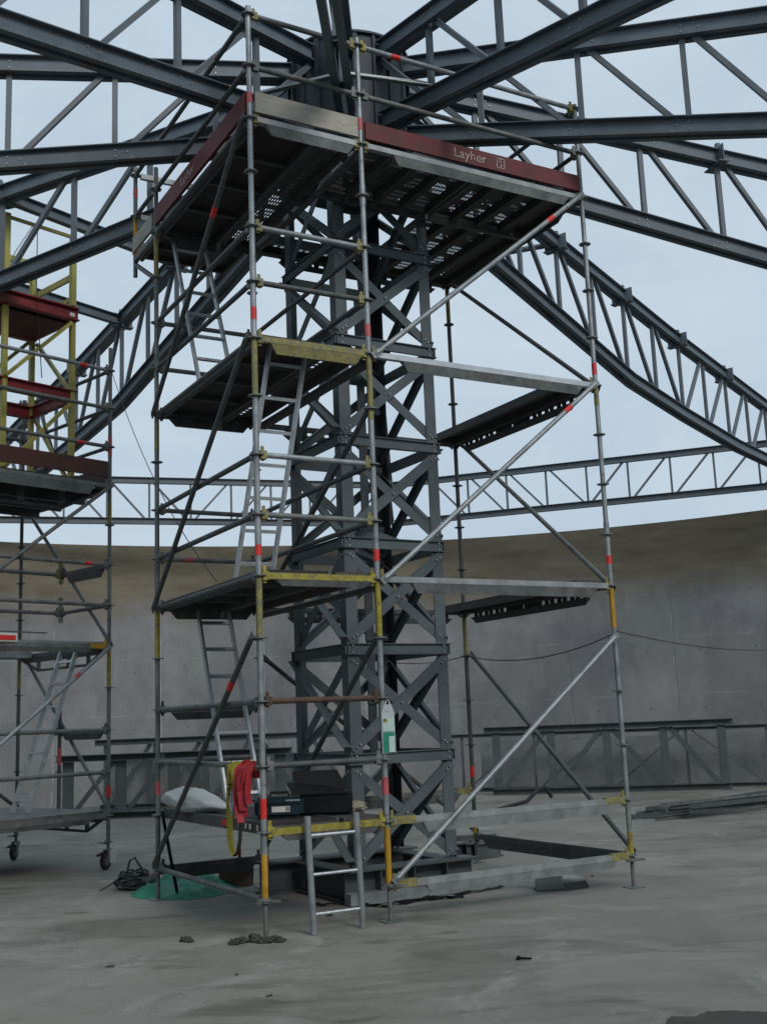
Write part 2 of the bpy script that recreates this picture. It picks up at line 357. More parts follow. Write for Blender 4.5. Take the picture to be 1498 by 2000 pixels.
for fi, (a, b, out) in enumerate(((tF, tR, -tn), (tL, tF, -te), (tK, tL, tn), (tR, tK, te))):
    d = (b - a).normalized(); inn = -out
    for k in range(NP + 1):
        z = ZB + DZ * k
        if 0 < k:
            c0, c1 = a + out * .002 + UP * (z - .06), b + out * .002 + UP * (z - .06)
            MB().channel(c0 - d * .03, c1 + d * .03, .105, .03, .008, out, UP).obj('horizontal', 'tower_steel', tower)
            for q in (c0 + d * .05, c1 - d * .05):
                for dz in (-.03, .03): bolt(q + out * .01 + UP * dz, out)
        if k == NP: break
        z0, z1 = z + .05, z + DZ - .17
        # outside brace rises from a to b, inside brace from b to a
        for which in (0, 1):
            p, q = (a, b) if which == 0 else (b, a)
            if fi == 1: p, q = q, p
            sg = 1 if p is a else -1
            p0 = p + d * sg * .055 + UP * z0; q0 = q - d * sg * .055 + UP * z1
            ax = (q0 - p0).normalized(); side = ax.cross(out).normalized()
            if side.z > 0: side = -side
            off = out * (.003 if which == 0 else -AT - .003)
            ext = ax * .05
            orient = out if which == 0 and fi in (1, 2) else inn
            if which == 0 and orient == inn: off = out * .014
            MB().angle(p0 - ext + off - side * .047, q0 + ext + off - side * .047, .092, .009, side, orient, .05 if fi != 1 or which else .09).obj('brace', 'tower_steel', tower)
            if which == 0:
                oo = off + out * .012
                for g in (0, .04): bolt(p0 + oo + ax * g, out); bolt(q0 + oo - ax * g, out)
                bolt(lerp(p0, q0, .5) + oo, out)
            else:
                for g in (0, .04): bolt(p0 + out * .003 + ax * g, out); bolt(q0 + out * .003 - ax * g, out)
bolts.obj('bolts', 'bolt_zinc', tower, kind='stuff')
for k in (3, 5):        # stiffening diaphragms inside the tower
    z = ZB + DZ * k
    m = MB(); c = TC + UP * (z + .03)
    m.poly([tR - te * .16 - tn * (-.25) + UP * (z - .005), tR - te * .55 + tn * .25 + UP * (z + .1), tR - te * .85 + tn * .25 + UP * (z + .1), tF + te * .1 + tn * .25 + UP * (z - .005)], .012, tn)
    m.obj('gusset_plate', 'tower_steel', tower)
    MB().ibeam(tF + te * .12 + tn * .12 + UP * (z - .07), tK - te * .12 - tn * .12 + UP * (z - .07), .1, .08, .008, .006).obj('plan_brace', 'tower_steel', tower)
# cable tray on the rear leg
m = MB(); m.bar(tK - te * .3 - tn * .13 + UP * 1.3, tK - te * .3 - tn * .13 + UP * 6.2, .09, .02, tn)
for z in (1.8, 2.45, 3.1, 3.6, 4.25, 4.9, 5.5): m.bar(tK - te * .36 - tn * .15 + UP * z, tK - te * .08 - tn * .13 + UP * z, .03, .06)
m.obj('cable_tray', 'tower_steel', tower)
# base frame of heavy beams lying on the floor
for a, b, o1, o2 in ((tF - tn * .02, tR - tn * .02, .12, .14), (tL + tn * .02, tK + tn * .02, .42, .2)):
    d = (b - a).normalized(); MB().ibeam(a - d * o1 + UP * .152, b + d * o2 + UP * .152, .3, .24, .02, .014).obj('base_beam', 'floor_steel', tower)
for a, b in ((tF, tL), (tR, tK)):
    d = (b - a).normalized(); MB().ibeam(a + d * .12 + UP * .148, b - d * .12 + UP * .148, .27, .2, .018, .012).obj('base_beam', 'floor_steel', tower)
for s_ in (.18, .5, .82): MB().box(lerp(tF, tR, s_) - tn * .075 + UP * .152, .012, .1, .258, te, tn).obj('stiffener', 'floor_steel', tower)
# drum
DB, DT, DR = 7.44, 8.66, .64
PH0 = R(-91.3); PHS = [PH0 - R(36) * i for i in range(10)]
m = MB(); m.lathe(TC, [(DR, DB), (DR, DT), (DR - .02, DT), (DR - .02, DB), (DR, DB)], 64); drum = m.obj('drum', 'drum_steel', tower)
m = MB(); m.lathe(TC, [(DR - .05, DT + .001), (DR + .035, DT + .001), (DR + .035, DT + .026), (DR - .05, DT + .026), (DR - .05, DT + .001)], 64); m.obj('top_flange', 'drum_steel', drum)
m = MB(); m.lathe(TC, [(.1, DB - .03), (DR + .09, DB - .03), (DR + .09, DB - .002), (.1, DB - .002), (.1, DB - .03)], 64); m.obj('base_plate', 'drum_steel', drum)
for i in range(20):
    a = PH0 + R(18) * i + R(9); c = TC + Vector((math.cos(a), math.sin(a), 0)) * (DR + .012); rad = Vector((math.cos(a), math.sin(a), 0))
    m = MB(); m.box(c + UP * ((DB + DT) / 2), .03, .03 if i % 2 else .055, DT - DB - .02, rad, rad.cross(UP)); m.obj('rib', 'drum_steel', drum)
for p in (tF, tR, tL, tK):
    MB().box(lerp(p, TC, .14) + UP * (DB - .05 + .0), .26, .26, .036, te, tn).obj('cap_plate', 'tower_steel', tower)

# ================================================================== radial roof trusses
def zb(r_):
    P_ = [(.6, 7.7), (6.7, 6.56), (8.7, 6.4), (11, 6.27), (15.5, 6.22)]
    for (a, x), (b, y) in zip(P_, P_[1:]):
        if r_ <= b: return x + (y - x) * (r_ - a) / (b - a)
    return P_[-1][1]
def zt(r_):
    P_ = [(.6, 8.5), (4.5, 8.09), (8.2, 7.72), (12.8, 7.38), (15.5, 7.2)]
    for (a, x), (b, y) in zip(P_, P_[1:]):
        if r_ <= b: return x + (y - x) * (r_ - a) / (b - a)
    return P_[-1][1]
NODES = [1.46 + 1.03 * k for k in range(14)]
def twin(p, q, name, mt, root, h=.18, gap=.054, w=.062):
    ax, ay, _ = axes(p, q)
    for sg in (-1, 1): MB().channel(p + ax * sg * gap / 2, q + ax * sg * gap / 2, h, w, .01, ax * sg, ay).obj(name, mt, root)
def rad_pt(phi, r_, z): return TC + Vector((math.cos(phi) * r_, math.sin(phi) * r_, z))
TL = ['roof truss running from the drum toward the viewer directly overhead',
      'roof truss rising to the upper left corner, nearest the viewer on that side',
      'nearly level roof truss ending left of the drum, at the left edge',
      'roof truss behind the yellow frame, sloping down to the left edge',
      'long roof truss descending far left behind the scaffold to the tank wall',
      'roof truss running straight away behind the lattice tower',
      'long roof truss descending to the right down to the far ring beam',
      'roof truss sloping down to the right edge, below the level one',
      'roof truss running level to the right edge just above the red toe board',
      'roof truss rising steeply to the upper right from the drum']
for i, phi in enumerate(PHS):
    tr = thing('roof_truss', TL[i], 'truss', rad_pt(phi, DR, 7.6), 'radial roof trusses')
    rad = Vector((math.cos(phi), math.sin(phi), 0)); tan = rad.cross(UP)
    for rs in ((DR + .004, 6.7), (6.7, 8.7), (8.7, 11), (11, 15.5)):
        twin(rad_pt(phi, rs[0], zb(rs[0])), rad_pt(phi, rs[1], zb(rs[1])), 'bottom_chord', 'primer', tr)
    for rs in ((DR + .004, 4.5), (4.5, 8.2), (8.2, 12.8), (12.8, 15.5)):
        twin(rad_pt(phi, rs[0], zt(rs[0])), rad_pt(phi, rs[1], zt(rs[1])), 'top_chord', 'primer', tr)
    bolts = MB()
    for k, r_ in enumerate(NODES):
        MB().bar(rad_pt(phi, r_, zb(r_) + .05), rad_pt(phi, r_, zt(r_) - .05), .05, .055, rad).obj('vertical', 'web_steel', tr)
        r2 = NODES[k + 1] if k + 1 < len(NODES) else 15.5
        if r_ < 8: p, q = rad_pt(phi, r_ + .09, zt(r_) - .05), rad_pt(phi, r2 - .09, zb(r2) + .05)
        else: p, q = rad_pt(phi, r_ + .09, zb(r_) + .05), rad_pt(phi, r2 - .09, zt(r2) - .05)
        MB().bar(p, q, .05, .055, tan).obj('diagonal', 'web_steel', tr)
        if i in (1, 2, 3, 6, 7, 8, 9) and r_ < 6.2:
            for zz_ in (zb(r_), zt(r_)):
                for dr, dz in ((0, -.035), (0, .035), (-.12 if zz_ < zt(r_) else .12, .03), (-.17 if zz_ < zt(r_) else .17, -.02)):
                    for sg in (-1, 1): bolt(rad_pt(phi, r_ + dr, zz_ + dz) + tan * sg * .0372, tan * sg, .0075)
    if r_ and bolts.v: bolts.obj('bolts', 'bolt_zinc', tr, kind='stuff')
    MB().bar(rad_pt(phi, DR + .004, zt(DR) - .1), rad_pt(phi, NODES[0] - .08, zb(NODES[0]) + .07), .05, .055, rad).obj('diagonal', 'web_steel', tr)
    for r_ in (4.55, 6.61, 8.67, 10.73):
        if i in (4, 6) or (i == 7 and r_ < 5) or (i == 3 and r_ < 7):
            z = zt(r_); m = MB()
            m.box(rad_pt(phi, r_, z - .1), .13, .34, .012, rad, tan); m.box(rad_pt(phi, r_, z + .02), .012, .34, .2, rad, tan)
            m.box(rad_pt(phi, r_ + .04, z + .14), .05, .05, .12, rad, tan)
            m.obj('purlin_cleat', 'primer', tr)
    m = MB(); m.box(rad_pt(phi, 15.62, (WALL_H + 6.13) / 2 + .002), .2, .2, 6.13 - WALL_H, rad, tan); m.box(rad_pt(phi, 15.5, 6.68), .1, .12, .9, rad, tan); m.obj('end_post', 'primer', tr)
# purlins joining neighbouring trusses
def purlin(i, j, r1, r2, label, h, dz=0, tube=False):
    a, b = rad_pt(PHS[i], r1, zt(r1) + dz), rad_pt(PHS[j], r2, zt(r2) + dz); d = (b - a).normalized(); a += d * .09; b -= d * .09
    m = MB()
    if tube: m.tube(a, b, .04)
    else: m.ibeam(a, b, h, .1, .01, .007)
    return solo(m, 'purlin', 'primer', label, 'beam', lerp(a, b, .5), 'purlins between roof trusses')
purlin(3, 4, 4.55, 4.55, 'grey steel purlin crossing above the top rail of the yellow frame', .15)
purlin(3, 4, 6.61, 6.61, 'grey steel purlin joining the far left truss just right of the red platform', .15)
purlin(5, 6, 4.55, 4.55, 'round tie tube meeting the far right truss under the upper deck corner', .1, 0, True)
for i, lab in ((1, 'pale flat tie bar around the drum, left of the overhead truss'), (0, 'pale flat tie bar around the drum, right of the overhead truss')):
    j = 0 if i == 1 else 9
    a, b = rad_pt(PHS[i], 1.475, 7.65), rad_pt(PHS[j], 1.475, 7.65); d = (b - a).normalized()
    solo(MB().angle(a + d * .035, b - d * .035, .06, .007, UP, d.cross(UP)), 'tie_bar', 'galv', lab, 'bar', lerp(a, b, .5), 'tie bars around the drum')
# ring trusses near the wall
RL = {3: 'ring truss closing the roof edge at the far left, outside the frame', 4: 'horizontal ring truss above the far wall, left of the lattice tower', 5: 'horizontal ring truss above the far wall, right of the lattice tower',
      6: 'ring truss closing the roof edge at the far right, outside the frame'}
for i in (4, 5):
    a0, b0 = rad_pt(PHS[i], 15.4, 0), rad_pt(PHS[i + 1], 15.4, 0); d = (b0 - a0).normalized(); a0 += d * .1; b0 -= d * .1
    rg = thing('ring_truss', RL[i], 'truss', lerp(a0, b0, .5) + UP * 6.2, 'ring trusses along the roof edge')
    zlo, zhi = 6.22, 7.16; nrm = d.cross(UP)
    for z, nm in ((zlo, 'bottom_chord'), (zhi, 'top_chord')): MB().ibeam(a0 + UP * z, b0 + UP * z, .14, .12, .011, .008).obj(nm, 'web_steel', rg)
    NPAN = 10
    for k in range(NPAN + 1):
        p = lerp(a0, b0, k / NPAN)
        if 0 < k < NPAN: MB().bar(p + UP * (zlo + .06), p + UP * (zhi - .06), .045, .045, d).obj('vertical', 'web_steel', rg)
        if k < NPAN:
            q = lerp(a0, b0, (k + 1) / NPAN); g = d * .1
            if k < NPAN / 2: s0, s1 = q - g + UP * (zlo + .06), p + g + UP * (zhi - .06)
            else: s0, s1 = p + g + UP * (zlo + .06), q - g + UP * (zhi - .06)
            MB().bar(s0, s1, .045, .045, nrm).obj('diagonal', 'web_steel', rg)

# ================================================================== main scaffold
SA = R(29.7179); se = Vector((math.cos(SA), math.sin(SA), 0)); sn = Vector((-se.y, se.x, 0)); SO = Vector((-1.0215, 8.9969, 0)); Z1 = .787
def S(s_, t, L): return SO + se * s_ + sn * t + UP * (Z1 + L)
ST = {'A': (0, 0), 'B': (1.09, 0), 'C': (3.66, 0), 'D': (0, 2.57), 'H': (1.09, 2.57), 'E': (3.66, 2.57), 'G': (0, 3.3)}
def s_at(k, L): return S(*ST[k], L)
# shared rosette mesh: eight-hole flower disc
def rosette_mesh():
    m = MB(); n = 16; prof = []
    for i in range(n):
        r_ = .062 if i % 2 == 0 else .055
        prof.append((r_ * math.cos(2 * math.pi * i / n), r_ * math.sin(2 * math.pi * i / n)))
    m.prism(prof, (0, 0, -.0045), (0, 0, .0045), x=(1, 0, 0), y=(0, 1, 0)); m.prism([(.0275 * math.cos(math.pi * i / 5), .0275 * math.sin(math.pi * i / 5)) for i in range(10)], (0, 0, -.014), (0, 0, .014), x=(1, 0, 0), y=(0, 1, 0))
    return m
ROS = {k: ('rosette', rosette_mesh().mesh('rosette_' + k, k, Vector((0, 0, 0)))) for k in ('galv_dull', 'galv_dark', 'yellow_old')}
scaf = thing('scaffold', 'tall modular tube scaffold with red toe boards standing around the lattice tower', 'scaffold', S(1.83, 1.285, -Z1))
def standard(root, base, z0, z1, levels, mt, bands=(), joints=(), jack=True, rad=.0242, off_levels=()):
    m = MB(); b = Vector((base.x, base.y, 0)); m.tube(b + UP * z0, b + UP * z1, rad, 14)
    for z in joints: m.tube(b + UP * (z - .1), b + UP * (z + .1), rad + .0035, 14)
    o = m.obj('standard', mt, root)
    for z in levels: inst(ROS['galv_dark' if mt == 'galv_dark' else 'galv_dull'], o, b + UP * z)
    for (za, zb_, bm) in bands:
        m = MB(); m.tube(b + UP * za, b + UP * zb_, rad + (.0012 if 'tape' not in bm else .0022), 14); m.obj('tape' if 'tape' in bm else 'paint_band', bm, o)
    if jack:
        m = MB(); m.tube(b + UP * .004, b + UP * (z0 + .02), .0185, 12); m.lathe(b + UP * (z0 - .04), [(.02, 0), (.05, .005), (.05, .02), (.03, .04)], 10)
        for a in (0, 2.1, 4.2): m.bar(b + UP * (z0 - .025), b + UP * (z0 - .025) + Vector((math.cos(a), math.sin(a), 0)) * .12, .02, .02)
        m.box(b + UP * .004, .15, .15, .008, se, sn); m.obj('base_jack', 'galv_dull', root)
    return o
LV = [x * .5 for x in range(-1, 15)]
def zl(L): return Z1 + L
def zv(k, z): return z
standard(scaf, s_at('A', 0), .3, zl(7.08), [zl(L) for L in LV], 'galv', [(zl(3.5), zl(4.0), 'yellow_old'), (zl(1.5), zl(2.0), 'yellow_old'), (.3, .62, 'orange_yellow'), (6.93, 7.03, 'red_tape_faded'), (4.95, 5.06, 'red_tape'), (2.95, 3.06, 'red_tape'), (.89, 1.04, 'red_tape')], (zl(4.6), zl(2.35)))
standard(scaf, s_at('B', 0), .3, zl(7.08), [zl(L) for L in LV], 'galv', [(zl(3.4), zl(3.97), 'yellow_old'), (zl(1.5), zl(1.98), 'yellow'), (.3, zl(-.05), 'orange_yellow'), (6.93, 7.05, 'red_tape_faded'), (4.95, 5.06, 'red_tape_faded'), (2.94, 3.04, 'red_tape'), (1.0, 1.14, 'red_tape_faded')], (zl(5.5),))
standard(scaf, s_at('C', 0), .27, zl(7.05), [zl(L) for L in LV], 'galv', [(zl(3.8), zl(3.98), 'yellow_old'), (zl(1.6), zl(1.98), 'orange_yellow'), (.28, .5, 'yellow'), (4.9, 5.02, 'red_tape'), (3.0, 3.08, 'red_tape')], (zl(2.52),))
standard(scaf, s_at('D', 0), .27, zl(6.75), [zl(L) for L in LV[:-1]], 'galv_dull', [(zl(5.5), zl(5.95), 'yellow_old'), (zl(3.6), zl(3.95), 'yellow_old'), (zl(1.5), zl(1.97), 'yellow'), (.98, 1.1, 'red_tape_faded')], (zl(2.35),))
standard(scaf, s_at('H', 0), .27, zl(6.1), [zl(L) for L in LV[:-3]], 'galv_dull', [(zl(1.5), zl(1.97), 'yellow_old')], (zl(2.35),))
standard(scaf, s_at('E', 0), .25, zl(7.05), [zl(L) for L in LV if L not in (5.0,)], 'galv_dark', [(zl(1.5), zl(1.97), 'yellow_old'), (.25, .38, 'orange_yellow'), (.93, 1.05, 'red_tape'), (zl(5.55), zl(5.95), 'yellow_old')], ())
standard(scaf, s_at('G', 0), zl(5.78), zl(7.1), [zl(6.5), zl(7.0)], 'galv_dull', [(zl(5.98), zl(6.5), 'orange_yellow'), (zl(6.72), zl(6.84), 'red_tape_faded')], (), jack=False)

def heads(o, p, q, hm):
    for a, b in ((p, q), (q, p)):
        d = (b - a).normalized(); ax, ay, _ = axes(a, b); m = MB()
        m.prism([(-.02, -.036), (.02, -.036), (.024, 0), (.02, .036), (-.02, .036), (-.024, 0)], a + d * .03, a + d * .085)
        m.bar(a + d * .052 - UP * .05, a + d * .052 + UP * .075, .006, .03, d); m.obj('wedge_head', hm, o)
def ledger(a, b, L, mt='galv_dull', hm='galv_dull', tape=(), L2=None, rad=.0242, tapem='red_tape'):
    p, q = s_at(a, L), s_at(b, L if L2 is None else L2); d = (q - p).normalized()
    m = MB(); m.tube(p + d * .07, q - d * .07, rad, 12); o = m.obj('ledger', mt, scaf); heads(o, p, q, hm)
    for f in tape: m = MB(); m.tube(lerp(p, q, f) - d * .05, lerp(p, q, f) + d * .05, rad + .002, 12); m.obj('tape', tapem, o)
    return o
def uledger(p, q, mt='alu_dirty', hm='yellow_old', root=None, f0=.13, f1=.93, depth=.085, tips=.0, label=None, fin=None, slots=False):
    p, q = V(p), V(q); d = (q - p).normalized(); nrm = d.cross(UP); Ln = (q - p).length
    m = MB(); m.channel(p + d * .06, q - d * .06, .055, .05, .005, UP, nrm)     # U opening upward
    m.v = [v - UP * .028 for v in m.v]
    a, b = p + d * Ln * f0, p + d * Ln * f1; c = .06
    lo = -.03
    if slots:
        lo = -.075; l = Ln * f0 + .02; k = 0
        while l < Ln * f1 - .02:
            solid = .06 if not .42 < l / Ln < .6 else .3
            m.box(p + d * (l + solid / 2) - UP * .052, solid, .012, .046, d, nrm); l += solid + (.06 if k % 2 == 0 else .028); k += 1
    o = m.obj('bridging_ledger', mt, root or scaf, label=label)
    m = MB(); h = nrm * .026; k_ = .004      # folded lower fin: a V trough narrowing downward
    lowa, lowb = a + d * c + UP * (lo - depth), b - d * c + UP * (lo - depth)
    m.add([a + h + UP * lo, b + h + UP * lo, b - h + UP * lo, a - h + UP * lo, lowa + nrm * k_, lowb + nrm * k_, lowb - nrm * k_, lowa - nrm * k_],
          [(0, 1, 5, 4), (2, 3, 7, 6), (4, 5, 6, 7), (0, 4, 7, 3), (1, 2, 6, 5), (0, 3, 2, 1)])
    m.obj('lower_fin', fin or mt, o)
    for s0, s1 in ((p, q), (q, p)):
        dd = (s1 - s0).normalized(); m = MB(); m.box(s0 + dd * .05, .05, .044, .075, dd, nrm); m.bar(s0 + dd * .05 - UP * .06, s0 + dd * .05 + UP * .085, .006, .03, dd)
        if tips: m.box(s0 + dd * (.07 + tips / 2), tips, .056, .062, dd, nrm)
        m.obj('wedge_head', hm, o)
    return o
def diag(a, La, b, Lb, mt='galv', tape=(), off=None, rad=.0242):
    p, q = s_at(a, La), s_at(b, Lb); h = Vector(((q - p).x, (q - p).y, 0)).normalized(); o_ = off if off is not None else Vector((0, 0, 0))
    p, q = p + o_ + h * .05, q + o_ - h * .05; d = (q - p).normalized()
    m = MB(); m.tube(p, q, rad, 12)
    for e_ in (p, q): m.box(e_, .1, .012, .06, d, d.cross(UP).normalized(), d.cross(d.cross(UP)).normalized()); m.tube(e_ - o_ * 1.1, e_ + o_ * .3 + UP * .001, .02, 8) if off is not None else None
    o = m.obj('diagonal_brace', mt, scaf)
    for f in tape: m = MB(); m.tube(lerp(p, q, f) - d * .05, lerp(p, q, f) + d * .05, rad + .002, 12); m.obj('tape', 'red_tape', o)
    return o
OUTF, OUTL, OUTR = -sn * .055, -se * .055, se * .055
# face A-B
for L in (6, 4): uledger(s_at('A', L), s_at('B', L), 'alu_dirty' if L == 6 else 'yellow_old', 'yellow_old', fin='galv_dull' if L == 6 else 'yellow_old')  # top fin duller than its channel: shading put into its colour
for L in (2, 0): uledger(s_at('A', L), s_at('B', L), 'yellow', 'yellow', tips=.0, fin='galv_dull', depth=.05)
ledger('A', 'B', 7.0, 'galv_dull', 'yellow_old'); ledger('A', 'B', 6.5, 'galv_dull')
ledger('A', 'B', 5.0, 'galv', 'yellow_old'); ledger('A', 'B', 4.5, 'galv_dark', 'yellow_old')
ledger('A', 'B', 3.0, 'galv', 'yellow_old'); ledger('A', 'B', 2.5, 'galv_dull', 'yellow_old')
ledger('A', 'B', 1.0, 'rusty', 'rusty'); ledger('A', 'B', .5, 'galv_dark')
# face B-C
for L in (6, 4, 2, 0): uledger(s_at('B', L), s_at('C', L), 'alu_dirty' if L != 4 else 'alu', 'yellow_old', tips=.2 if L in (0,) else 0, fin='galv_dull' if L else 'alu_dirty')  # upper fins in a darker metal than their channels, shading painted in
uledger(s_at('B', -.5), s_at('C', -.5), 'alu_dirty', 'yellow_old', tips=.18, depth=.07)
ledger('B', 'C', 7.0, 'galv', 'yellow', tape=(.16,)); ledger('B', 'C', 6.5, 'galv_dull')
diag('B', 4.0, 'C', 6.0, 'galv', (.83,), OUTF); diag('B', 2.0, 'C', 4.0, 'galv', (.85,), OUTF); diag('B', -.45, 'C', 1.5, 'galv', (), OUTF)
# face C-E
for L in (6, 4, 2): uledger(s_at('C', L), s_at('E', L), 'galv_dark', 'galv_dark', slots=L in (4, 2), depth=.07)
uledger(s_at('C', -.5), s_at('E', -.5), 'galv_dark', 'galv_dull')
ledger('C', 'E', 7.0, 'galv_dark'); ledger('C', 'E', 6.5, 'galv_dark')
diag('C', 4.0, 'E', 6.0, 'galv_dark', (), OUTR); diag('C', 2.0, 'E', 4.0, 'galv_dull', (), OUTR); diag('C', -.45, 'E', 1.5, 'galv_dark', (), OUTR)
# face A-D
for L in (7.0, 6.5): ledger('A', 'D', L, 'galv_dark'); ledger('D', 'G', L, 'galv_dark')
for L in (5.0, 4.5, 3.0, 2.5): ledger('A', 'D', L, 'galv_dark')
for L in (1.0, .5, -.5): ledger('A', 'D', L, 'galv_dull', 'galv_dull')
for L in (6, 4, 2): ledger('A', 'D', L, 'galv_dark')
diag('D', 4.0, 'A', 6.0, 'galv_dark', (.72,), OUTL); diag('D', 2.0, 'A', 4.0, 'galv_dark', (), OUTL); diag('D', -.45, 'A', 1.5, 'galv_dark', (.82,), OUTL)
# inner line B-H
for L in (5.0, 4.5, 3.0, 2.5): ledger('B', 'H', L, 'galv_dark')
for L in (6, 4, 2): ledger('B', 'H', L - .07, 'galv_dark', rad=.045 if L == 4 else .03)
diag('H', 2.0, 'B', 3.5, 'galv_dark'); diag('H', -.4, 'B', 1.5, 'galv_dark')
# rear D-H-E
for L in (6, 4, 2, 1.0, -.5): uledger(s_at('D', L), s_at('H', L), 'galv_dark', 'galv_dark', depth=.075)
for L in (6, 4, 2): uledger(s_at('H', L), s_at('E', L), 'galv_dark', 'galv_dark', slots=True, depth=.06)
for L in (5.0, 4.5, 3.0, 2.5, .5): ledger('D', 'H', L, 'galv_dull', tape=(.3,) if L == 2.5 else (), tapem='red_tape_faded')
uledger(s_at('H', 0), s_at('E', 0), 'galv_dull', 'yellow_old', tips=.15)
diag('H', 1.5, 'E', -.4, 'galv_dark')
for L in (7.0, 6.5):                              # rail returning from the bracket post
    p = s_at('G', L); m = MB(); m.bar(p + se * .06, p + se * .9, .045, .06); m.obj('end_rail', 'galv', scaf)
m = MB(); m.bar(s_at('D', 5.98), s_at('G', 5.98), .05, .06); m.bar(s_at('D', 5.5) + sn * .03, s_at('G', 5.93), .04, .04); m.obj('bracket', 'galv_dull', scaf)

# decks
def plank(s0, s1, t0, t1, L, perf=True, mt='steel_plank', along='t', name='plank', side_holes=False):
    """steel plank; along = direction of its length"""
    m = MB(); zt_ = .052; W, Ln = (s1 - s0, t1 - t0) if along == 't' else (t1 - t0, s1 - s0)
    def P(w, l, z): return S(s0 + w, t0 + l, L + z) if along == 't' else S(s0 + l, t0 + w, L + z)
    xs = [0, .035]; ws = (W - .07)
    if perf == 'row':
        xs = [0, W * .42, W * .42 + .028, W]; ys = [0]; l = .12; k = 0
        while l < Ln - .12:
            w_ = .045 if k % 2 == 0 else .02
            if not .38 * Ln < l < .62 * Ln: ys += [l, l + w_]
            l += w_ + .05; k += 1
        ys.append(Ln)
    elif perf:
        nc = 9; c = ws / nc
        for i in range(nc): xs += [.035 + c * i + c * .36, .035 + c * i + c * .6]
        xs += [W - .035, W]
        ys = [0]; nr = max(4, int(Ln / .075)); c = Ln / nr
        for i in range(nr): ys += [c * i + c * .2, c * i + c * .8]
        ys.append(Ln)
    else: xs = [0, W]; ys = [0, Ln]
    idx = {}
    vs_ = []; fs = []
    for i, x in enumerate(xs):
        for j, y in enumerate(ys): idx[i, j] = len(vs_); vs_.append(P(x, y, zt_))
    for i in range(len(xs) - 1):
        for j in range(len(ys) - 1):
            hole = (perf is True and 2 <= i < len(xs) - 2 and i % 2 == 0 and j % 2 == 1 and (j // 2) % 8 not in (0, 4)) or (perf == 'row' and i == 1 and j % 2 == 1)
            if not hole: fs.append((idx[i, j], idx[i + 1, j], idx[i + 1, j + 1], idx[i, j + 1]))
    m.add(vs_, fs)
    for w in (.0, W - .028):                                     # folded side rails, with slots where asked
        if side_holes and w == 0:
            l = 0; seg = []
            while l < Ln:
                for sl, op in ((.07, 0), (.05, 1), (.05, 0), (.02, 1)):
                    seg.append((l, min(Ln, l + sl), op)); l += sl
                    if l >= Ln: break
            for l0, l1, op in seg:
                zz0, zz1 = (-.03, .05) if not op else (-.03, -.012)
                m.add([P(w, l0, zz0), P(w, l1, zz0), P(w, l1, zz1), P(w, l0, zz1)], [(0, 1, 2, 3)])
                if op: m.add([P(w, l0, .012), P(w, l1, .012), P(w, l1, .05), P(w, l0, .05)], [(0, 1, 2, 3)])
        else:
            m.add([P(w, 0, -.03), P(w + .028, 0, -.03), P(w + .028, Ln, -.03), P(w, Ln, -.03), P(w, 0, .051), P(w + .028, 0, .051), P(w + .028, Ln, .051), P(w, Ln, .051)],
                  [(0, 1, 2, 3), (4, 5, 6, 7), (0, 1, 5, 4), (3, 2, 6, 7), (0, 3, 7, 4), (1, 2, 6, 5)])
    for y in (.0, Ln - .03): m.add([P(.03, y, -.02), P(W - .03, y, -.02), P(W - .03, y + .03, -.02), P(.03, y + .03, -.02), P(.03, y, .05), P(W - .03, y, .05), P(W - .03, y + .03, .05), P(.03, y + .03, .05)], [(0, 1, 2, 3), (0, 1, 5, 4), (3, 2, 6, 7), (0, 3, 7, 4), (1, 2, 6, 5)])
    return m.obj(name, mt, scaf)
def ply_deck(s0, s1, t0, t1, L, mt='ply'):
    m = MB(); c = lambda s_, t, z: S(s_, t, L + z)
    m.box(c((s0 + s1) / 2, (t0 + t1) / 2, .05), s1 - s0 - .06, t1 - t0 - .01, .014, se, sn)
    o = m.obj('deck_panel', mt, scaf)
    for w in (s0 + .015, s1 - .015): m = MB(); m.box(c(w, (t0 + t1) / 2, .015), .03, t1 - t0, .095, se, sn); m.obj('side_rail', 'galv_dark', o)
    k = max(2, int((t1 - t0) / .6))
    for i in range(k + 1): m = MB(); m.box(c((s0 + s1) / 2, t0 + .03 + (t1 - t0 - .06) * i / k, .02), s1 - s0 - .062, .04, .045, se, sn); m.obj('cross_member', 'galv_dark', o)
    return o
for L in (6, 4, 2, 0):
    ply_deck(.05, .67, .03, 2.54, L); plank(.71, 1.04, .03, 2.54, L, perf=True if L == 6 else 'row')
ply_deck(.05, .67, 2.6, 3.28, 6); plank(.71, 1.04, 2.6, 3.28, 6, False)
for i in range(4): plank(1.14 + .31 * i, 1.14 + .31 * i + .3, .03, .93, 6)
for i in range(4): plank(2.4 + .31 * i, 2.4 + .31 * i + .3, .03, 2.54, 6, True if i < 3 else 'row')
plank(1.14, 2.38, 2.2, 2.52, 6, True, along='s')
MB().bar(S(1.12, .98, 5.98), S(3.64, .98, 5.98), .05, .09).obj('cross_beam', 'galv_dark', scaf)
MB().bar(S(1.12, 2.17, 5.98), S(2.4, 2.17, 5.98), .05, .09).obj('cross_beam', 'galv_dark', scaf)
for L in (4, 2): plank(3.28, 3.6, .05, 2.52, L, 'row', 'steel_plank')
# paint on the outer rail of the lowest deck with slots
MB().box(S(.0335, .86, .02), .004, .2, .05, se, sn).obj('tape', 'red_tape', scaf)
for t in (.12, .21, .36, .45, .6): MB().box(S(.034, t, .018), .0035, .035 if t in (.12, .36) else .016, .042, se, sn).obj('rail_slot', 'white_paint', scaf)
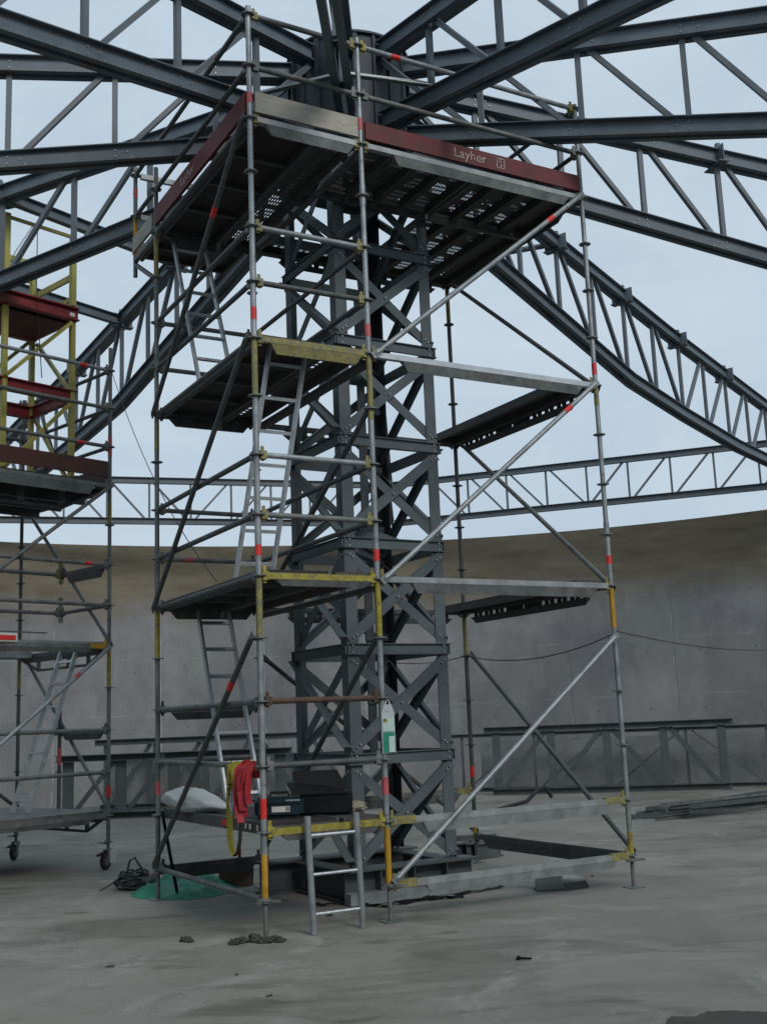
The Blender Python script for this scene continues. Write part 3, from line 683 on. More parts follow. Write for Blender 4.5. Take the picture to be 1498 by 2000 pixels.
# toe boards
def toe(p, q, h, mt, z0=.06, thick=.03, out=None):
    d = (q - p).normalized(); nrm = d.cross(UP); m = MB(); m.box(lerp(p, q, .5) + UP * (z0 + h / 2) + (out or Vector((0, 0, 0))), (q - p).length, thick, h, d, nrm); return m.obj('toe_board', mt, scaf)
toe(S(.04, -.02, 6), S(1.05, -.02, 6), .19, 'wood_board')
tb = toe(S(1.13, -.02, 6), S(3.62, -.02, 6), .17, 'red_board')
toe(S(-.02, 2.52, 6), S(-.02, .04, 6), .2, 'red_board'); toe(S(-.02, 3.3, 6), S(-.02, 2.62, 6), .18, 'wood_board')
toe(S(-.02, 3.34, 6), S(1.07, 3.34, 6), .16, 'wood_board'); toe(S(3.68, .04, 6), S(3.68, 2.53, 6), .17, 'red_board')
def lettering(txt, size, origin, xdir, ydir, parent, mt, name='lettering', off=.0):
    cu = bpy.data.curves.new('txt', 'FONT'); cu.body = txt; cu.size = size; cu.extrude = .001; cu.align_x = 'CENTER'; cu.align_y = 'CENTER'; cu.resolution_u = 3
    t = bpy.data.objects.new('txt', cu); COL.objects.link(t); dg = bpy.context.evaluated_depsgraph_get(); me = bpy.data.meshes.new_from_object(t.evaluated_get(dg)); bpy.data.objects.remove(t)
    zd = V(xdir).cross(V(ydir)); rootoff = ROOT[parent]
    for v in me.vertices: v.co = V(origin) + V(xdir) * v.co.x + V(ydir) * v.co.y + zd * (v.co.z + off) - rootoff
    me.materials.clear(); me.materials.append(MAT[mt]); o = bpy.data.objects.new(name, me); COL.objects.link(o); o.parent = parent; return o
lettering('Layher', .14, S(1.13 + 2.49 * .46, -.036, 6 + .145), se, UP, tb, 'board_letter', off=.002)
m = MB(); c = S(1.13 + 2.49 * .605, -.0375, 6.145)
for k in (-1, 1): m.box(c + se * .045 * k, .008, .003, .1, se, sn); m.box(c + UP * .05 * k, .09, .003, .008, se, sn)
m.box(c, .006, .003, .09, se, sn); m.box(c + UP * .012, .08, .003, .006, se, sn); m.box(c - UP * .02 + se * .02, .03, .003, .006, se, sn)
m.obj('emblem', 'board_letter', tb)
lettering('Layher', .14, S(-.036, 1.5, 6.16), -sn, UP, scaf, 'board_letter', off=.002)
# yellow spar lying along the lowest front ledger
# ------------------------------------------------------------------ ladders
def ladder(name, label, p0, q0, w, wdir, n, mt='alu', rmt='alu', r_=.02, rr_=.013, group='aluminium ladders in the scaffolds', round_=False):
    p0, q0, wdir = V(p0), V(q0), V(wdir).normalized(); d = (q0 - p0).normalized()
    t = thing(name, label, 'ladder', p0, group)
    for k in (0, 1):
        m = MB(); a = p0 + wdir * w * k; b = q0 + wdir * w * k
        m.tube(a, b, r_ + .004, 12) if round_ else m.bar(a, b, .024, .058, wdir.cross(d)); m.obj('stile', mt, t)
    for i in range(n):
        f = (i + .5) / n; c = lerp(p0, q0, f); m = MB(); m.tube(c + wdir * .01, c + wdir * (w - .01), rr_, 8) if round_ else m.bar(c + wdir * .01, c + wdir * (w - .01), .03, .024, wdir.cross(d)); m.obj('rung', rmt, t)
    return t
ladder('ladder', 'aluminium ladder under the left end of the top deck', S(.24, 1.9, 4.07), S(.2, 2.62, 6.0), .36, se, 7)
ladder('ladder', 'aluminium ladder on the second deck, seen just right of the front corner post', S(.13, .82, 2.07), S(.23, .2, 4.02), .34, se, 7)
ladder('ladder', 'aluminium ladder hanging below the lower middle deck, down to the harness', S(.3, 1.5, .07), S(.4, 2.5, 1.98), .33, se, 7)
ladder('access_ladder', 'short grey tube ladder with bright rungs hooked on the front of the lowest deck', S(.36, -.09, -Z1 + .004), S(.33, -.09, .1), .43, se + UP * .0, 3, 'galv', 'rung', .022, .0125, 'access ladders', True)

# ================================================================== rolling scaffold on the left
PO = Vector((-3.408, 13.7855, 0)); PA = R(227.57); pe = Vector((math.cos(PA), math.sin(PA), 0)); pn = Vector((math.cos(PA - math.pi / 2), math.sin(PA - math.pi / 2), 0))
def SP(k, t, z): return PO + pe * k + pn * t + UP * z
PD, PL = 2.11, 2.57
rs = thing('rolling_scaffold', 'rolling tube scaffold on castors at the left edge, in front of the far wall', 'scaffold', SP(PL / 2, PD / 2, 0))
PLV = [.617 + .5 * i for i in range(12)]
standard(rs, SP(0, 0, 0), .33, 6.42, PLV, 'galv_dull', [(2.13, 2.6, 'yellow'), (.83, .95, 'red_tape'), (5.0, 5.25, 'red_tape_faded'), (4.15, 4.4, 'yellow_old')], (), jack=False)
standard(rs, SP(0, PD, 0), .33, 6.2, PLV, 'galv_dark', [(2.2, 2.6, 'yellow_old'), (5.3, 5.5, 'red_tape_faded')], (), jack=False)
standard(rs, SP(PL, 0, 0), .33, 6.42, PLV, 'galv_dull', [], (), jack=False)
standard(rs, SP(PL, PD, 0), .33, 6.2, PLV, 'galv_dark', [], (), jack=False)
standard(rs, SP(0, 1.09, 0), .66, 1.92, [1.117, 1.617], 'galv_dark', [(1.2, 1.42, 'red_tape_faded')], (), jack=False)
def led2(p, q, mt='galv_dull', hm='galv_dull', tape=(), rad=.0242):
    d = (q - p).normalized(); m = MB(); m.tube(p + d * .07, q - d * .07, rad, 12); o = m.obj('ledger', mt, rs); heads(o, p, q, hm)
    for f in tape: m = MB(); m.tube(lerp(p, q, f) - d * .05, lerp(p, q, f) + d * .05, rad + .002, 12); m.obj('tape', 'red_tape_faded' if f > .3 else 'red_tape', o)
    return o
for z, mt, tp in ((6.117, 'galv', (.155,)), (5.617, 'galv_dull', ()), (5.117, 'galv_dull', (.165,)), (3.617, 'galv_dull', (.12,)), (3.117, 'galv_dull', ()), (1.617, 'galv_dull', ()), (1.117, 'galv_dull', ())):
    led2(SP(0, 0, z), SP(PL, 0, z), mt, 'galv_dull', tp)
for z in (6.117, 5.617, 5.117, 4.617): led2(SP(0, 0, z), SP(0, PD, z), 'galv_dark'); led2(SP(0, PD, z), SP(PL, PD, z), 'galv_dark')
for z in (3.617, 3.117):
    led2(SP(0, 0, z), SP(0, 1.1, z), 'galv_dark', 'galv_dark'); led2(SP(0, 1.1, z), SP(PL, 1.1, z), 'galv_dull', 'yellow_old' if z > 3.5 else 'galv_dull')
    MB().tube(SP(0, 1.1, z - .12), SP(0, 1.1, z + .2), .03, 10).obj('joint_sleeve', 'yellow_old' if z > 3.5 else 'galv_dull', rs)
uledger(SP(0, 0, 3.617), SP(0, 1.1, 3.617), 'galv_dark', 'galv_dark', rs, .12, .86, .1)
uledger(SP(0, 0, 1.617), SP(0, 1.09, 1.617), 'galv_dark', 'galv_dark', rs, .12, .92, .08)
led2(SP(0, 1.09, 1.617), SP(PL, 1.09, 1.617), 'galv_dark')
def diag2(p, q, mt, off, tape=()):
    d = (q - p).normalized(); p = p + off; q = q + off; m = MB(); m.tube(p, q, .0242, 12)
    for e_ in (p, q): m.box(e_, .1, .012, .06, d, d.cross(UP).normalized(), d.cross(d.cross(UP)).normalized())
    o = m.obj('diagonal_brace', mt, rs)
    for f in tape: m = MB(); m.tube(lerp(p, q, f) - d * .04, lerp(p, q, f) + d * .04, .0264, 12); m.obj('tape', 'red_tape_faded', o)
diag2(SP(.05, 0, 4.58), SP(PL - .05, 0, 2.66), 'galv_dull', pn * -.055); diag2(SP(.05, 0, 2.58), SP(PL - .05, 0, .66), 'galv', pn * -.055, (.17,))
diag2(SP(0, .05, 2.66), SP(0, PD - .1, 4.58), 'galv_dull', pe * -.05); diag2(SP(0, .05, .66), SP(0, PD - .1, 2.58), 'galv_dull', pe * -.05)
diag2(SP(0, PD - .05, .66), SP(PL, PD, 2.58), 'galv_dark', pn * .055)
# decks: planks run parallel to the front
for z, nn in ((4.617, 6), (2.617, 3), (.617, 6)):
    for i in range(6):
        if z == 2.617 and i not in (0, 5): continue
        t0 = .05 + (PD - .1) / 6 * i; w = (PD - .1) / 6 - .02
        m = MB(); m.box(SP(PL / 2, t0 + w / 2, z + .05), PL - .08, w, .012, pe, pn)
        for e_ in (t0 + .014, t0 + w - .014): m.box(SP(PL / 2, e_, z + .005), PL - .08, .026, .075, pe, pn)
        m.obj('plank', 'galv_dark' if z > 4 else ('alu_dirty' if z > 2 else 'galv_dull'), rs)
    for k in (0, PL):
        uledger(SP(k, 0, z), SP(k, PD, z), 'galv_dark', 'galv_dull' if z != 2.617 else 'yellow_old', rs, .08, .93, .06)
    uledger(SP(0, 0, z), SP(PL, 0, z), 'galv_dull' if z != 4.617 else 'galv_dull', 'orange_yellow' if z == 2.617 else 'galv_dull', rs, .09, .94, .11 if z > 4 else .05, tips=.2 if z == 2.617 else 0)
    if z != 4.617:                              # slung stiffener below the side ledger
        m = MB(); pts = [SP(.0, .12, z - .05), SP(0, .45, z - .2), SP(0, 1.62, z - .2), SP(0, PD - .1, z - .05)]
        for a, b in zip(pts, pts[1:]): m.bar(a, b, .03, .03)
        for t in (.45, .9, 1.62): m.bar(SP(0, t, z - .2), SP(0, t, z - .04), .02, .05, pe)
        m.obj('slung_stiffener', 'galv_dark', rs)
    else:
        m = MB()
        for t in (.5, 1.05, 1.6): m.bar(SP(.05, t, z - .1), SP(PL - .05, t, z - .1), .06, .14)
        m.obj('deck_bearer', 'galv_dark', rs)
        pts = [SP(.04, .25, z - .05), SP(.5, .3, z - .28), SP(PL - .5, .3, z - .28), SP(PL - .05, .25, z - .05)]
        m = MB(); m.path(pts, .03, 8); m.obj('truss_rod', 'galv_dark', rs)
        for k in (.5, 1.05, 1.6, 2.1): MB().bar(SP(k, .3, z - .27), SP(k, .3, z - .04), .02, .09, pe).obj('rod_post', 'galv_dull', rs)
for i in range(1): 
    d = pe; m = MB(); m.box(SP(PL / 2 + .02, -.02, 4.617 + .2), PL - .06, .03, .2, pe, pn); m.obj('toe_board', 'brown_board', rs)
    m = MB(); m.box(SP(-.02, PD / 2, 4.617 + .16), .03, PD - .1, .2, pe, pn); m.obj('toe_board', 'brown_board', rs)
m = MB(); m.box(SP(1.75, -.03, 2.69), 1.0, .03, .1, pe, pn); tb2 = m.obj('toe_board', 'white_paint', rs)
MB().box(SP(1.47, -.048, 2.685), .4, .006, .055, pe, pn).obj('tape', 'red_tape', tb2)
for i in range(9): MB().box(SP(.3 + .17 * i, .0485, .626), .05 if i % 2 else .09, .004, .016, pe, pn).obj('rail_slot', 'black_plastic', rs)
MB().box(SP(1.62, -.044, .63), .35, .006, .05, pe, pn).obj('tape', 'red_tape', rs)
MB().bar(SP(.85, .0, 2.755), SP(1.9, .0, 2.762), .02, .015).obj('rod', 'galv_dark', rs)
for (k, t, ang, hs) in ((0, 0, 250, 1), (0, PD, 262, 0), (PL, 0, 240, 0), (PL, PD, 255, 0)):
    c = SP(k, t, 0); a = R(ang); d = Vector((math.cos(a), math.sin(a), 0)); w = d.cross(UP); wc = c + d * .05 + UP * .1
    m = MB(); m.lathe(wc - w * .022, [(.0, 0), (.085, 0), (.1, .008), (.1, .036), (.085, .044), (.0, .044)], 24, w); wheel = m.obj('wheel', 'black_rubber', rs)
    m = MB(); m.lathe(wc - w * .026, [(.0, 0), (.05, 0), (.05, .052), (.0, .052)], 16, w); m.obj('hub', 'galv_dull', wheel)
    m = MB()
    for sg in (-1, 1): m.poly([wc + w * .034 * sg + d * .03 - UP * .01, wc + w * .034 * sg - d * .03 - UP * .01, c + w * .034 * sg - d * .05 + UP * .225, c + w * .034 * sg + d * .05 + UP * .225], .006, w)
    m.box(c + UP * .225, .1, .075, .012, d, w); m.tube(c + UP * .22, c + UP * .36, .019, 10); m.lathe(c + UP * .3, [(.02, 0), (.045, .004), (.045, .02), (.02, .03)], 10)
    m.obj('castor_fork', 'galv_dull', rs)
    MB().bar(wc + d * .05 + UP * .1, wc + d * .16 + UP * .075, .05, .015).obj('brake_lever', 'black_plastic', rs); MB().bar(c + UP * .29, c + w * .12 + UP * .3, .015, .015).obj('swivel_lock', 'galv_dull', rs)
    if hs: m = MB(); m.box(c - d * .03 + w * (-.05) + UP * .15, .11, .02, .15, d, w); m.obj('housing', 'white_paint', rs)
ladder('ladder', 'aluminium ladder leaning inside the rolling scaffold at the left edge', SP(.66, 1.04, .68), SP(.02, 1.04, 2.62), .36, -pn, 7)

# ================================================================== yellow and red frame standing on the rolling scaffold
yf = thing('lifting_frame', 'yellow steel frame with red platforms standing on top of the rolling scaffold', 'frame', SP(.84, .79, 4.68))
k0, k1, t0, t1 = .37, 1.3, .3, 1.28; Zf, Zt = 4.69, 7.96
def Y(k, t, z): return SP(k, t, z)
for (k, t) in ((k0, t0), (k1, t0), (k0, t1), (k1, t1)):
    MB().bar(Y(k, t, Zf), Y(k, t, 6.76), .062, .062, pe).obj('leg', 'crane_yellow', yf)
    top = 7.96 if t == t0 else 7.9
    MB().bar(Y(k, t, 6.98), Y(k, t, top), .068, .068, pe).obj('post', 'crane_yellow', yf)
def rail(p, q, mt='crane_yellow', w=.035, h=.038, name='rail'): MB().bar(p, q, w, h).obj(name, mt, yf)
g = .045
rail(Y(k0 + g, t0, 7.92), Y(k1 - g, t0, 7.92)); rail(Y(k0, t0 + g, 7.85), Y(k0, t1 - g, 7.85)); rail(Y(k0 + g, t1, 7.85), Y(k1 - g, t1, 7.85), h=.09); rail(Y(k1, t0 + g, 7.85), Y(k1, t1 - g, 7.85))
rail(Y(k0 + g, t1, 7.6), Y(k1 - g, t1, 7.6), h=.05); rail(Y(k0 + g, t1, 7.12), Y(k1 - g, t1, 7.12), h=.1); rail(Y(k0, t0 + g, 7.38), Y(k0, t1 - g, 7.38), h=.08)
rail(Y(k0, t0 + g, 7.08), Y(k0, t1 - g, 7.08), h=.06)
# red platform
for (p, q) in ((Y(k0 - .06, t0 - .03, 6.86), Y(k1 + .3, t0 - .03, 6.86)), (Y(k0 - .06, t1 + .03, 6.86), Y(k1 + .3, t1 + .03, 6.86))):
    m = MB(); m.ibeam(p, q, .17, .1, .016, .01); m.obj('platform_beam', 'crane_red', yf)
for k in (k0 - .02, k1 + .26): MB().ibeam(Y(k, t0 + .03, 6.855), Y(k, t1 - .03, 6.855), .14, .08, .014, .009).obj('platform_beam', 'crane_red', yf)
m = MB(); m.box(Y((k0 + k1) / 2 + .12, (t0 + t1) / 2, 6.962), 1.2, 1.0, .03, pe, pn); m.obj('platform_deck', 'brown_board', yf)
m = MB(); m.box(Y((k0 + k1) / 2 + .12, (t0 + t1) / 2, 6.765), 1.15, .8, .008, pe, pn); m.obj('platform_soffit', 'brown_board', yf)
# lower red beams
for (p, q) in ((Y(k0 - .06, t0, 5.77), Y(k1 + .3, t0, 5.77)), (Y(k0 - .02, t1, 5.77), Y(k1 + .3, t1, 5.77))): MB().ibeam(p, q, .16, .09, .014, .009).obj('tie_beam', 'crane_red', yf)
MB().ibeam(Y(k0, t0 + .05, 5.77), Y(k0, t1 - .05, 5.77), .14, .08, .014, .009).obj('tie_beam', 'crane_red', yf)
# diagonal braces front and side
for (p, q) in ((Y(k0 + .04, t0 - .045, 6.74), Y(k1, t0 - .045, 5.86)), (Y(k0 + .05, t0 - .045, 5.66), Y(k1, t0 - .045, 4.72)),
               (Y(k0 + .05, t1, 6.74), Y(k1, t1, 5.86)), (Y(k0 - .045, t1 - .05, 6.72), Y(k0 - .045, t0 + .1, 5.86)), (Y(k0 - .045, t1 - .05, 5.66), Y(k0 - .045, t0 + .15, 4.72)), (Y(k1, t1 - .05, 5.66), Y(k1, t0 + .15, 4.72)),
               (Y(k0, t0 + .06, 7.0), Y(k0, t1 - .06, 7.35))):
    rail(p, q, 'crane_yellow', .04, .045, 'brace')
MB().bar(Y(k0 + .09, t0 - .085, 6.83), Y(k0 + .02, t0 - .085, 6.83), .004, .045).obj('plate_mark', 'white_paint', yf)
m = MB(); m.path([Y(k0 + .55, t0 - .06, 7.9), Y(k0 + .55, t0 - .06, 7.1), Y(k0 + .52, t0 - .1, 6.4), Y(k0 + .48, t0 - .1, 5.9)], .006, 5); m.obj('hanging_cable', 'cable', yf)
m = MB(); m.path([Y(k0 + .6, t0 - .06, 7.9), Y(k0 + .75, t0 + .1, 7.55), Y(k0 + .85, t0 + .3, 7.1)], .005, 5); m.obj('hanging_cable', 'cable', yf)
m = MB(); m.path([Y(k0 + .45, t0 - .08, 5.75), Y(k0 + .42, t0 - .08, 5.3), Y(k0 + .2, t0 - .1, 4.8), Y(k0 + .12, t0 - .1, 4.72)], .008, 5); m.obj('hanging_cable', 'cable', yf)

# ================================================================== steel stored on the floor by the far wall
mat('panel_dull', (.1, .108, .11), .6, 0, .25, 3)
def floor_truss(label, p, q, h, pan, mt='floor_steel', cw=.16, ch=.12, loc_group='roof truss sections stored upright on the floor', seed=0, vw=.1, z0=0, dw=.08):
    p, q = V(p) + UP * z0, V(q) + UP * z0; d = (q - p).normalized(); nrm = d.cross(UP)
    t = thing('stored_truss', label, 'truss', lerp(p, q, .5), loc_group)
    MB().ibeam(p + UP * (ch / 2 + .004), q + UP * (ch / 2 + .004), ch, cw, .012, .008).obj('bottom_chord', mt, t)
    MB().ibeam(p - d * .12 + UP * (h - ch / 2), q + d * .12 + UP * (h - ch / 2), ch, cw, .012, .008).obj('top_chord', mt, t)
    Ln = (q - p).length
    for k in range(pan + 1):
        f = k / pan; f = .025 + f * .95; a = lerp(p, q, f)
        MB().bar(a + UP * (ch + .004), a + UP * (h - ch), vw, .06, nrm).obj('vertical', mt, t)
        if k < pan:
            b = lerp(p, q, .025 + (k + 1) / pan * .95); up = k < pan / 2
            s0, s1 = (a + d * .12 + UP * (ch), b - d * .12 + UP * (h - ch)) if up else (b - d * .12 + UP * ch, a + d * .12 + UP * (h - ch))
            MB().bar(s0, s1, dw, .05, nrm).obj('diagonal', mt, t)
    return t
floor_truss('stored roof truss section standing upright on the floor at the right', (2.0, 23.6, 0), (6.6, 22.7, 0), 1.36, 4, vw=.16, dw=.11)
floor_truss('longer stored truss behind the other one, against the far right wall', (1.3, 25.0, 0), (9.2, 22.6, 0), 1.22, 5, mt='panel_dull', vw=.05, cw=.12, ch=.08, dw=.03)
floor_truss('front stored truss at the left, with thick dark posts and crossing struts', (-6.2, 21.6, 0), (-2.0, 21.4, 0), 1.17, 4, cw=.3, vw=.2)
floor_truss('stored truss behind the dark posted one at the left, slightly taller', (-6.0, 23.6, 0), (-.6, 23.2, 0), 1.42, 5, cw=.14, vw=.12)
# steel plates leaning on the wall behind the right trusses
m = MB(); mat('panel_steel', (.16, .168, .17), .6, 0, .25, 1.5, wear=(.11, .11, .105), wear_at=.58)
m.poly([(1.9, 25.4, .03), (8.8, 23.3, .03), (8.85, 23.42, 1.05), (1.95, 25.52, 1.05)], .02, (.29, .96, 0)); solo(m, 'leaning_panel', 'panel_steel', 'dark steel sheet panel leaning against the wall behind the stored trusses', 'panel', (5.4, 24.4, 0))
m = MB(); m.poly([(-6.0, 23.9, .02), (-1.2, 23.6, .02), (-1.2, 23.7, 1.0), (-6.0, 24.0, 1.0)], .02, (.06, 1, 0)); solo(m, 'leaning_panel', 'panel_steel', 'dark steel sheet panel behind the stored trusses at the left', 'panel', (-3.6, 23.8, 0))
# pile of loose angle bars
BARL = ['topmost loose angle bar on the pile at the right', 'loose angle bar sticking out furthest left from the pile', 'nearest loose angle bar of the pile, lying on the floor']
for i in range(17):
    a = R(rnd.uniform(26, 45)); d = Vector((math.cos(a), math.sin(a), 0)); lay = i // 7
    c = Vector((3.6 + rnd.uniform(0, .75) + (.15 if lay else 0), 16.95 + .16 * (i % 7) + rnd.uniform(-.06, .06), .012 + .062 * lay + .01 * (i % 3)))
    if i == 16: c = Vector((3.95, 17.35, .16))
    if i == 1: c = Vector((3.42, 17.25, .012))
    if i == 0: c = Vector((3.75, 16.9, .006))
    m = MB(); Ln = rnd.uniform(2.2, 4.0); sd = d.cross(UP)
    if i % 3: m.angle(c, c + d * Ln + UP * rnd.uniform(0, .05), .055, .007, sd, UP)
    else: m.channel(c + UP * .03, c + d * Ln + UP * (.03 + rnd.uniform(0, .04)), .055, .035, .006, sd, UP)
    solo(m, 'angle_bar', 'floor_steel' if i % 4 else 'galv_dull', BARL[{16: 0, 1: 1, 0: 2}[i]] if i in (0, 1, 16) else 'loose steel bar in the middle of the pile on the floor at the right', 'bar', c, 'steel bars in the pile at the right')
# beam offcut, box section by the rear post, hooked bar
t = thing('beam_offcut', 'short I-beam offcut standing on the floor below the right scaffold ledger', 'offcut', (1.42, 11.0, 0))
a = R(8); d = Vector((math.cos(a), math.sin(a), 0))
MB().ibeam(Vector((1.26, 10.86, .1)), Vector((1.26, 10.86, .1)) + d * .25, .19, .15, .012, .01).obj('beam', 'floor_steel', t)
MB().poly([(1.53, 10.9, .09), (1.78, 11.12, .05), (1.72, 11.4, .06), (1.5, 11.15, .15)], .01, (0, 0, 1)).obj('plate', 'alu_dirty', t)
MB().poly([(1.52, 10.75, .006), (1.76, 10.9, .006), (1.74, 10.96, .06), (1.52, 10.82, .06)], .012, (-.5, .9, 0)).obj('rubber_strip', 'black_rubber', t)
t = thing('steel_block', 'stacked dark steel box sections beside the rear right scaffold post', 'steel section', (.85, 13.3, 0))
for i in range(3): MB().ibeam(Vector((.68 + .11 * i, 13.35 - .03 * i, .09)), Vector((.98 + .11 * i, 13.6, .09)), .17, .1, .01, .008).obj('section', 'floor_steel', t)
MB().bar((.62, 13.5, .22), (1.15, 13.55, .22), .1, .06).obj('section', 'floor_steel', t)
m = MB(); m.path([(1.7, 19.6, .03), (2.3, 20.3, .1), (2.55, 20.6, .28), (2.68, 20.7, .3), (2.8, 20.75, .12)], .035, 8)
solo(m, 'hooked_bar', 'black_rubber', 'black hose with a hooked end lying on the floor behind the scaffold', 'hose', (2.2, 20.2, 0))

# ================================================================== small things
# safety harness hung over the left ledger near the front corner
hz = zl(.5) + .026
hn = thing('safety_harness', 'safety harness with yellow webbing and a red pad hanging from the left ledger', 'harness', S(-.03, .4, .5))
def HP(t, z, out=.0): return SO + se * (-.03 - out) + sn * t + UP * z
m = MB(); m.ribbon([HP(.42, 1.15, .03), HP(.43, hz - .05, .035), HP(.43, hz + .004, .0), HP(.43, hz - .04, -.06), HP(.43, 1.16, -.065)], .06, Vector((.9, .5, 0)), .006)
m.obj('shoulder_strap', 'strap_yellow', hn)
m = MB(); m.ribbon([HP(.47, hz + .008, -.01), HP(.48, hz - .02, .035), HP(.5, 1.18, .045), HP(.51, .95, .05), HP(.505, .75, .05), HP(.47, .65, .05), HP(.41, .585, .05)], .05, lambda i: Vector((1, .25, 0)), .006); m.obj('long_strap', 'strap_yellow', hn)
m = MB(); m.ribbon([HP(.41, .585, .05), HP(.34, .62, .05), HP(.29, .72, .05), HP(.28, .86, .048)], .03, lambda i: Vector((1, .25, 0)), .005); m.obj('lanyard', 'strap_dark', hn)
for z in (1.06, 1.1, 1.14): MB().box(HP(.505, z, .055), .012, .085, .012, se, sn).obj('webbing_stripe', 'strap_dark', hn)
for i in range(6):
    t0_ = .1 + .033 * i; z_ = 1.0 - .05 * ((i * 5) % 3); o_ = .03 + .018 * (i % 3)
    pts = [HP(t0_, hz - .12, -.05), HP(t0_, hz + .008 + .002 * i, -.005), HP(t0_, hz - .04, o_), HP(t0_ + .01 * math.sin(i), 1.17, o_ + .02), HP(t0_ + .025 * math.sin(i * 2.1), 1.07, o_ + .03), HP(t0_ + .03 * math.sin(i * 2.1), z_, o_ + .015)]
    m = MB(); m.ribbon(pts, .055, lambda k, i=i: Vector((1, .25 + .5 * math.sin(i * 1.9 + k * .5), .1 * math.sin(i + k))), .008); m.obj('red_webbing', 'strap_red', hn)
m = MB(); m.ribbon([HP(.27, hz + .006, 0), HP(.27, hz - .05, .06), HP(.26, 1.1, .09), HP(.2, .97, .1), HP(.14, .86, .1)], .055, lambda i: Vector((1, .25, 0)), .006); m.obj('red_strap', 'strap_red', hn)
m = MB(); m.ribbon([HP(.1, hz + .006, 0), HP(.1, hz - .06, .05), HP(.14, 1.12, .09), HP(.2, 1.02, .1), HP(.22, .95, .1)], .05, lambda i: Vector((1, .25, 0)), .006); m.obj('red_strap', 'strap_red', hn)
m = MB()
for i in range(7): m.lathe(HP(.58, 1.14 + .022 * i, .01 + .01 * (i % 2)), [(.012, -.008), (.022, 0), (.012, .008)], 8, (sn.x, sn.y, .3))
m.path([HP(.56, hz, .0), HP(.585, 1.28, .03), HP(.58, 1.13, .03)], .014, 6)
m.obj('chain', 'yellow_old', hn)
m = MB(); m.path([HP(.36, 1.1, .07), HP(.34, 1.0, .08), HP(.38, .92, .08), HP(.41, 1.0, .08), HP(.38, 1.1, .07)], .012, 6); m.obj('buckle', 'alu', hn)
m = MB(); m.ribbon([HP(.52, .93, .02), HP(.57, .88, .0), HP(.66, .86, -.05), HP(.72, .865, -.1)], .06, sn + se * .5, .02); m.obj('loose_end', 'canvas', hn)
# inspection tag on the front middle post
tg = thing('inspection_tag', 'white tag holder with a green card hanging on the front middle post', 'tag', S(1.11, -.05, .6))
tx = (se * .95 + sn * .3).normalized(); tx = Vector((1, .12, 0)).normalized(); ty = Vector((.12, -1, 0)).normalized(); TGc = S(1.115, -.045, 0); 
def TG(x, z, o=0): return Vector((TGc.x, TGc.y, 0)) + tx * x + UP * z + ty * o
m = MB(); m.poly([TG(-.055, 1.33), TG(.055, 1.335), TG(.052, 1.66), TG(.03, 1.73), TG(-.03, 1.73), TG(-.055, 1.66)], .012, ty); m.obj('holder', 'tag_white', tg)
MB().box(TG(0, 1.42, .008), .094, .006, .165, tx, ty).obj('card', 'tag_green', tg)
MB().box(TG(.022, 1.405, .0125), .045, .003, .13, tx, ty).obj('note', 'tag_pale', tg)
MB().box(TG(0, 1.565, .008), .094, .006, .105, tx, ty).obj('header', 'tag_pale', tg)
MB().box(TG(-.026, 1.6, .0125), .032, .003, .03, tx, ty).obj('symbol', 'yellow', tg)
m = MB(); m.lathe(TG(0, 1.69, .002), [(.018, -.008), (.026, 0), (.018, .008)], 12, ty); m.path([TG(-.02, 1.73, 0), TG(0, 1.79, -.03), TG(.02, 1.73, 0)], .006, 6); m.obj('clip', 'white_paint', tg)
# things lying on the lowest deck
DKZ = .0595
dk = lambda s_, t, z=0: S(s_, t, DKZ + z)
def sack():
    bm = bmesh.new(); bmesh.ops.create_icosphere(bm, subdivisions=4, radius=1); m = MB(); vs_ = []
    c = dk(.1, 1.78, .1); ax = (-sn * .75 + se * .3).normalized(); ay = UP.cross(ax)
    for v in bm.verts:
        x, y, z = v.co; f = 1 - .62 * max(0, x) ** 1.3; nn = noise.noise(v.co * 2.3) * .16 - abs(noise.noise(v.co * Vector((2, 6, 6)) if False else Vector((v.co.x * 2.2, v.co.y * 6, v.co.z * 6)))) * .16
        p = c + ax * (x * .45) + ay * (y * .16 * f * (1 + nn)) + UP * (z * .115 * f * (1 + nn) + (.02 if x < -.3 else -.06 * max(0, x)))
        p.z = max(p.z, Z1 + DKZ + .003); vs_.append(p)
    m.add(vs_, [tuple(v.index for v in f.verts) for f in bm.faces]); bm.free(); return m
solo(sack(), 'plastic_sack', 'white_plastic', 'white plastic sack lying on the lowest deck at its left end', 'sack', dk(.15, 1.62))
def case(root, c, lx, ly, lz, ax, ay, bev, mt, name):
    bm = bmesh.new(); bmesh.ops.create_cube(bm, size=1)
    for v in bm.verts: v.co = Vector((v.co.x * lx, v.co.y * ly, v.co.z * lz))
    bmesh.ops.bevel(bm, geom=bm.edges[:] , offset=bev, segments=3, affect='EDGES'); m = MB()
    m.add([V(c) + V(ax) * v.co.x + V(ay) * v.co.y + UP * v.co.z for v in bm.verts], [tuple(v.index for v in f.verts) for f in bm.faces]); bm.free(); return m.obj(name, mt, root)
cx = Vector((1, .02, 0)).normalized(); cy = Vector((-.02, 1, 0)).normalized()
bc = thing('tool_case', 'dark blue plastic tool case with a white label on the lowest deck', 'case', dk(.3, .5))
C0 = dk(.36, .5, .085)
case(bc, C0, .4, .24, .168, cx, cy, .03, 'blue_case', 'body'); MB().box(C0 + UP * .03 - cy * .1195, .36, .006, .008, cx, cy).obj('seam', 'black_plastic', bc)
MB().box(C0 - cy * .121 + cx * .02 - UP * .012, .15, .003, .045, cx, cy).obj('label_sticker', 'white_paint', bc)
m = MB()
for i in range(6): m.box(C0 - cy * .1235 + cx * (.062 + .007 * i) - UP * .012, .0035, .002, .034, cx, cy)
m.obj('bar_code', 'print_dark', bc, kind='stuff')
m = MB()
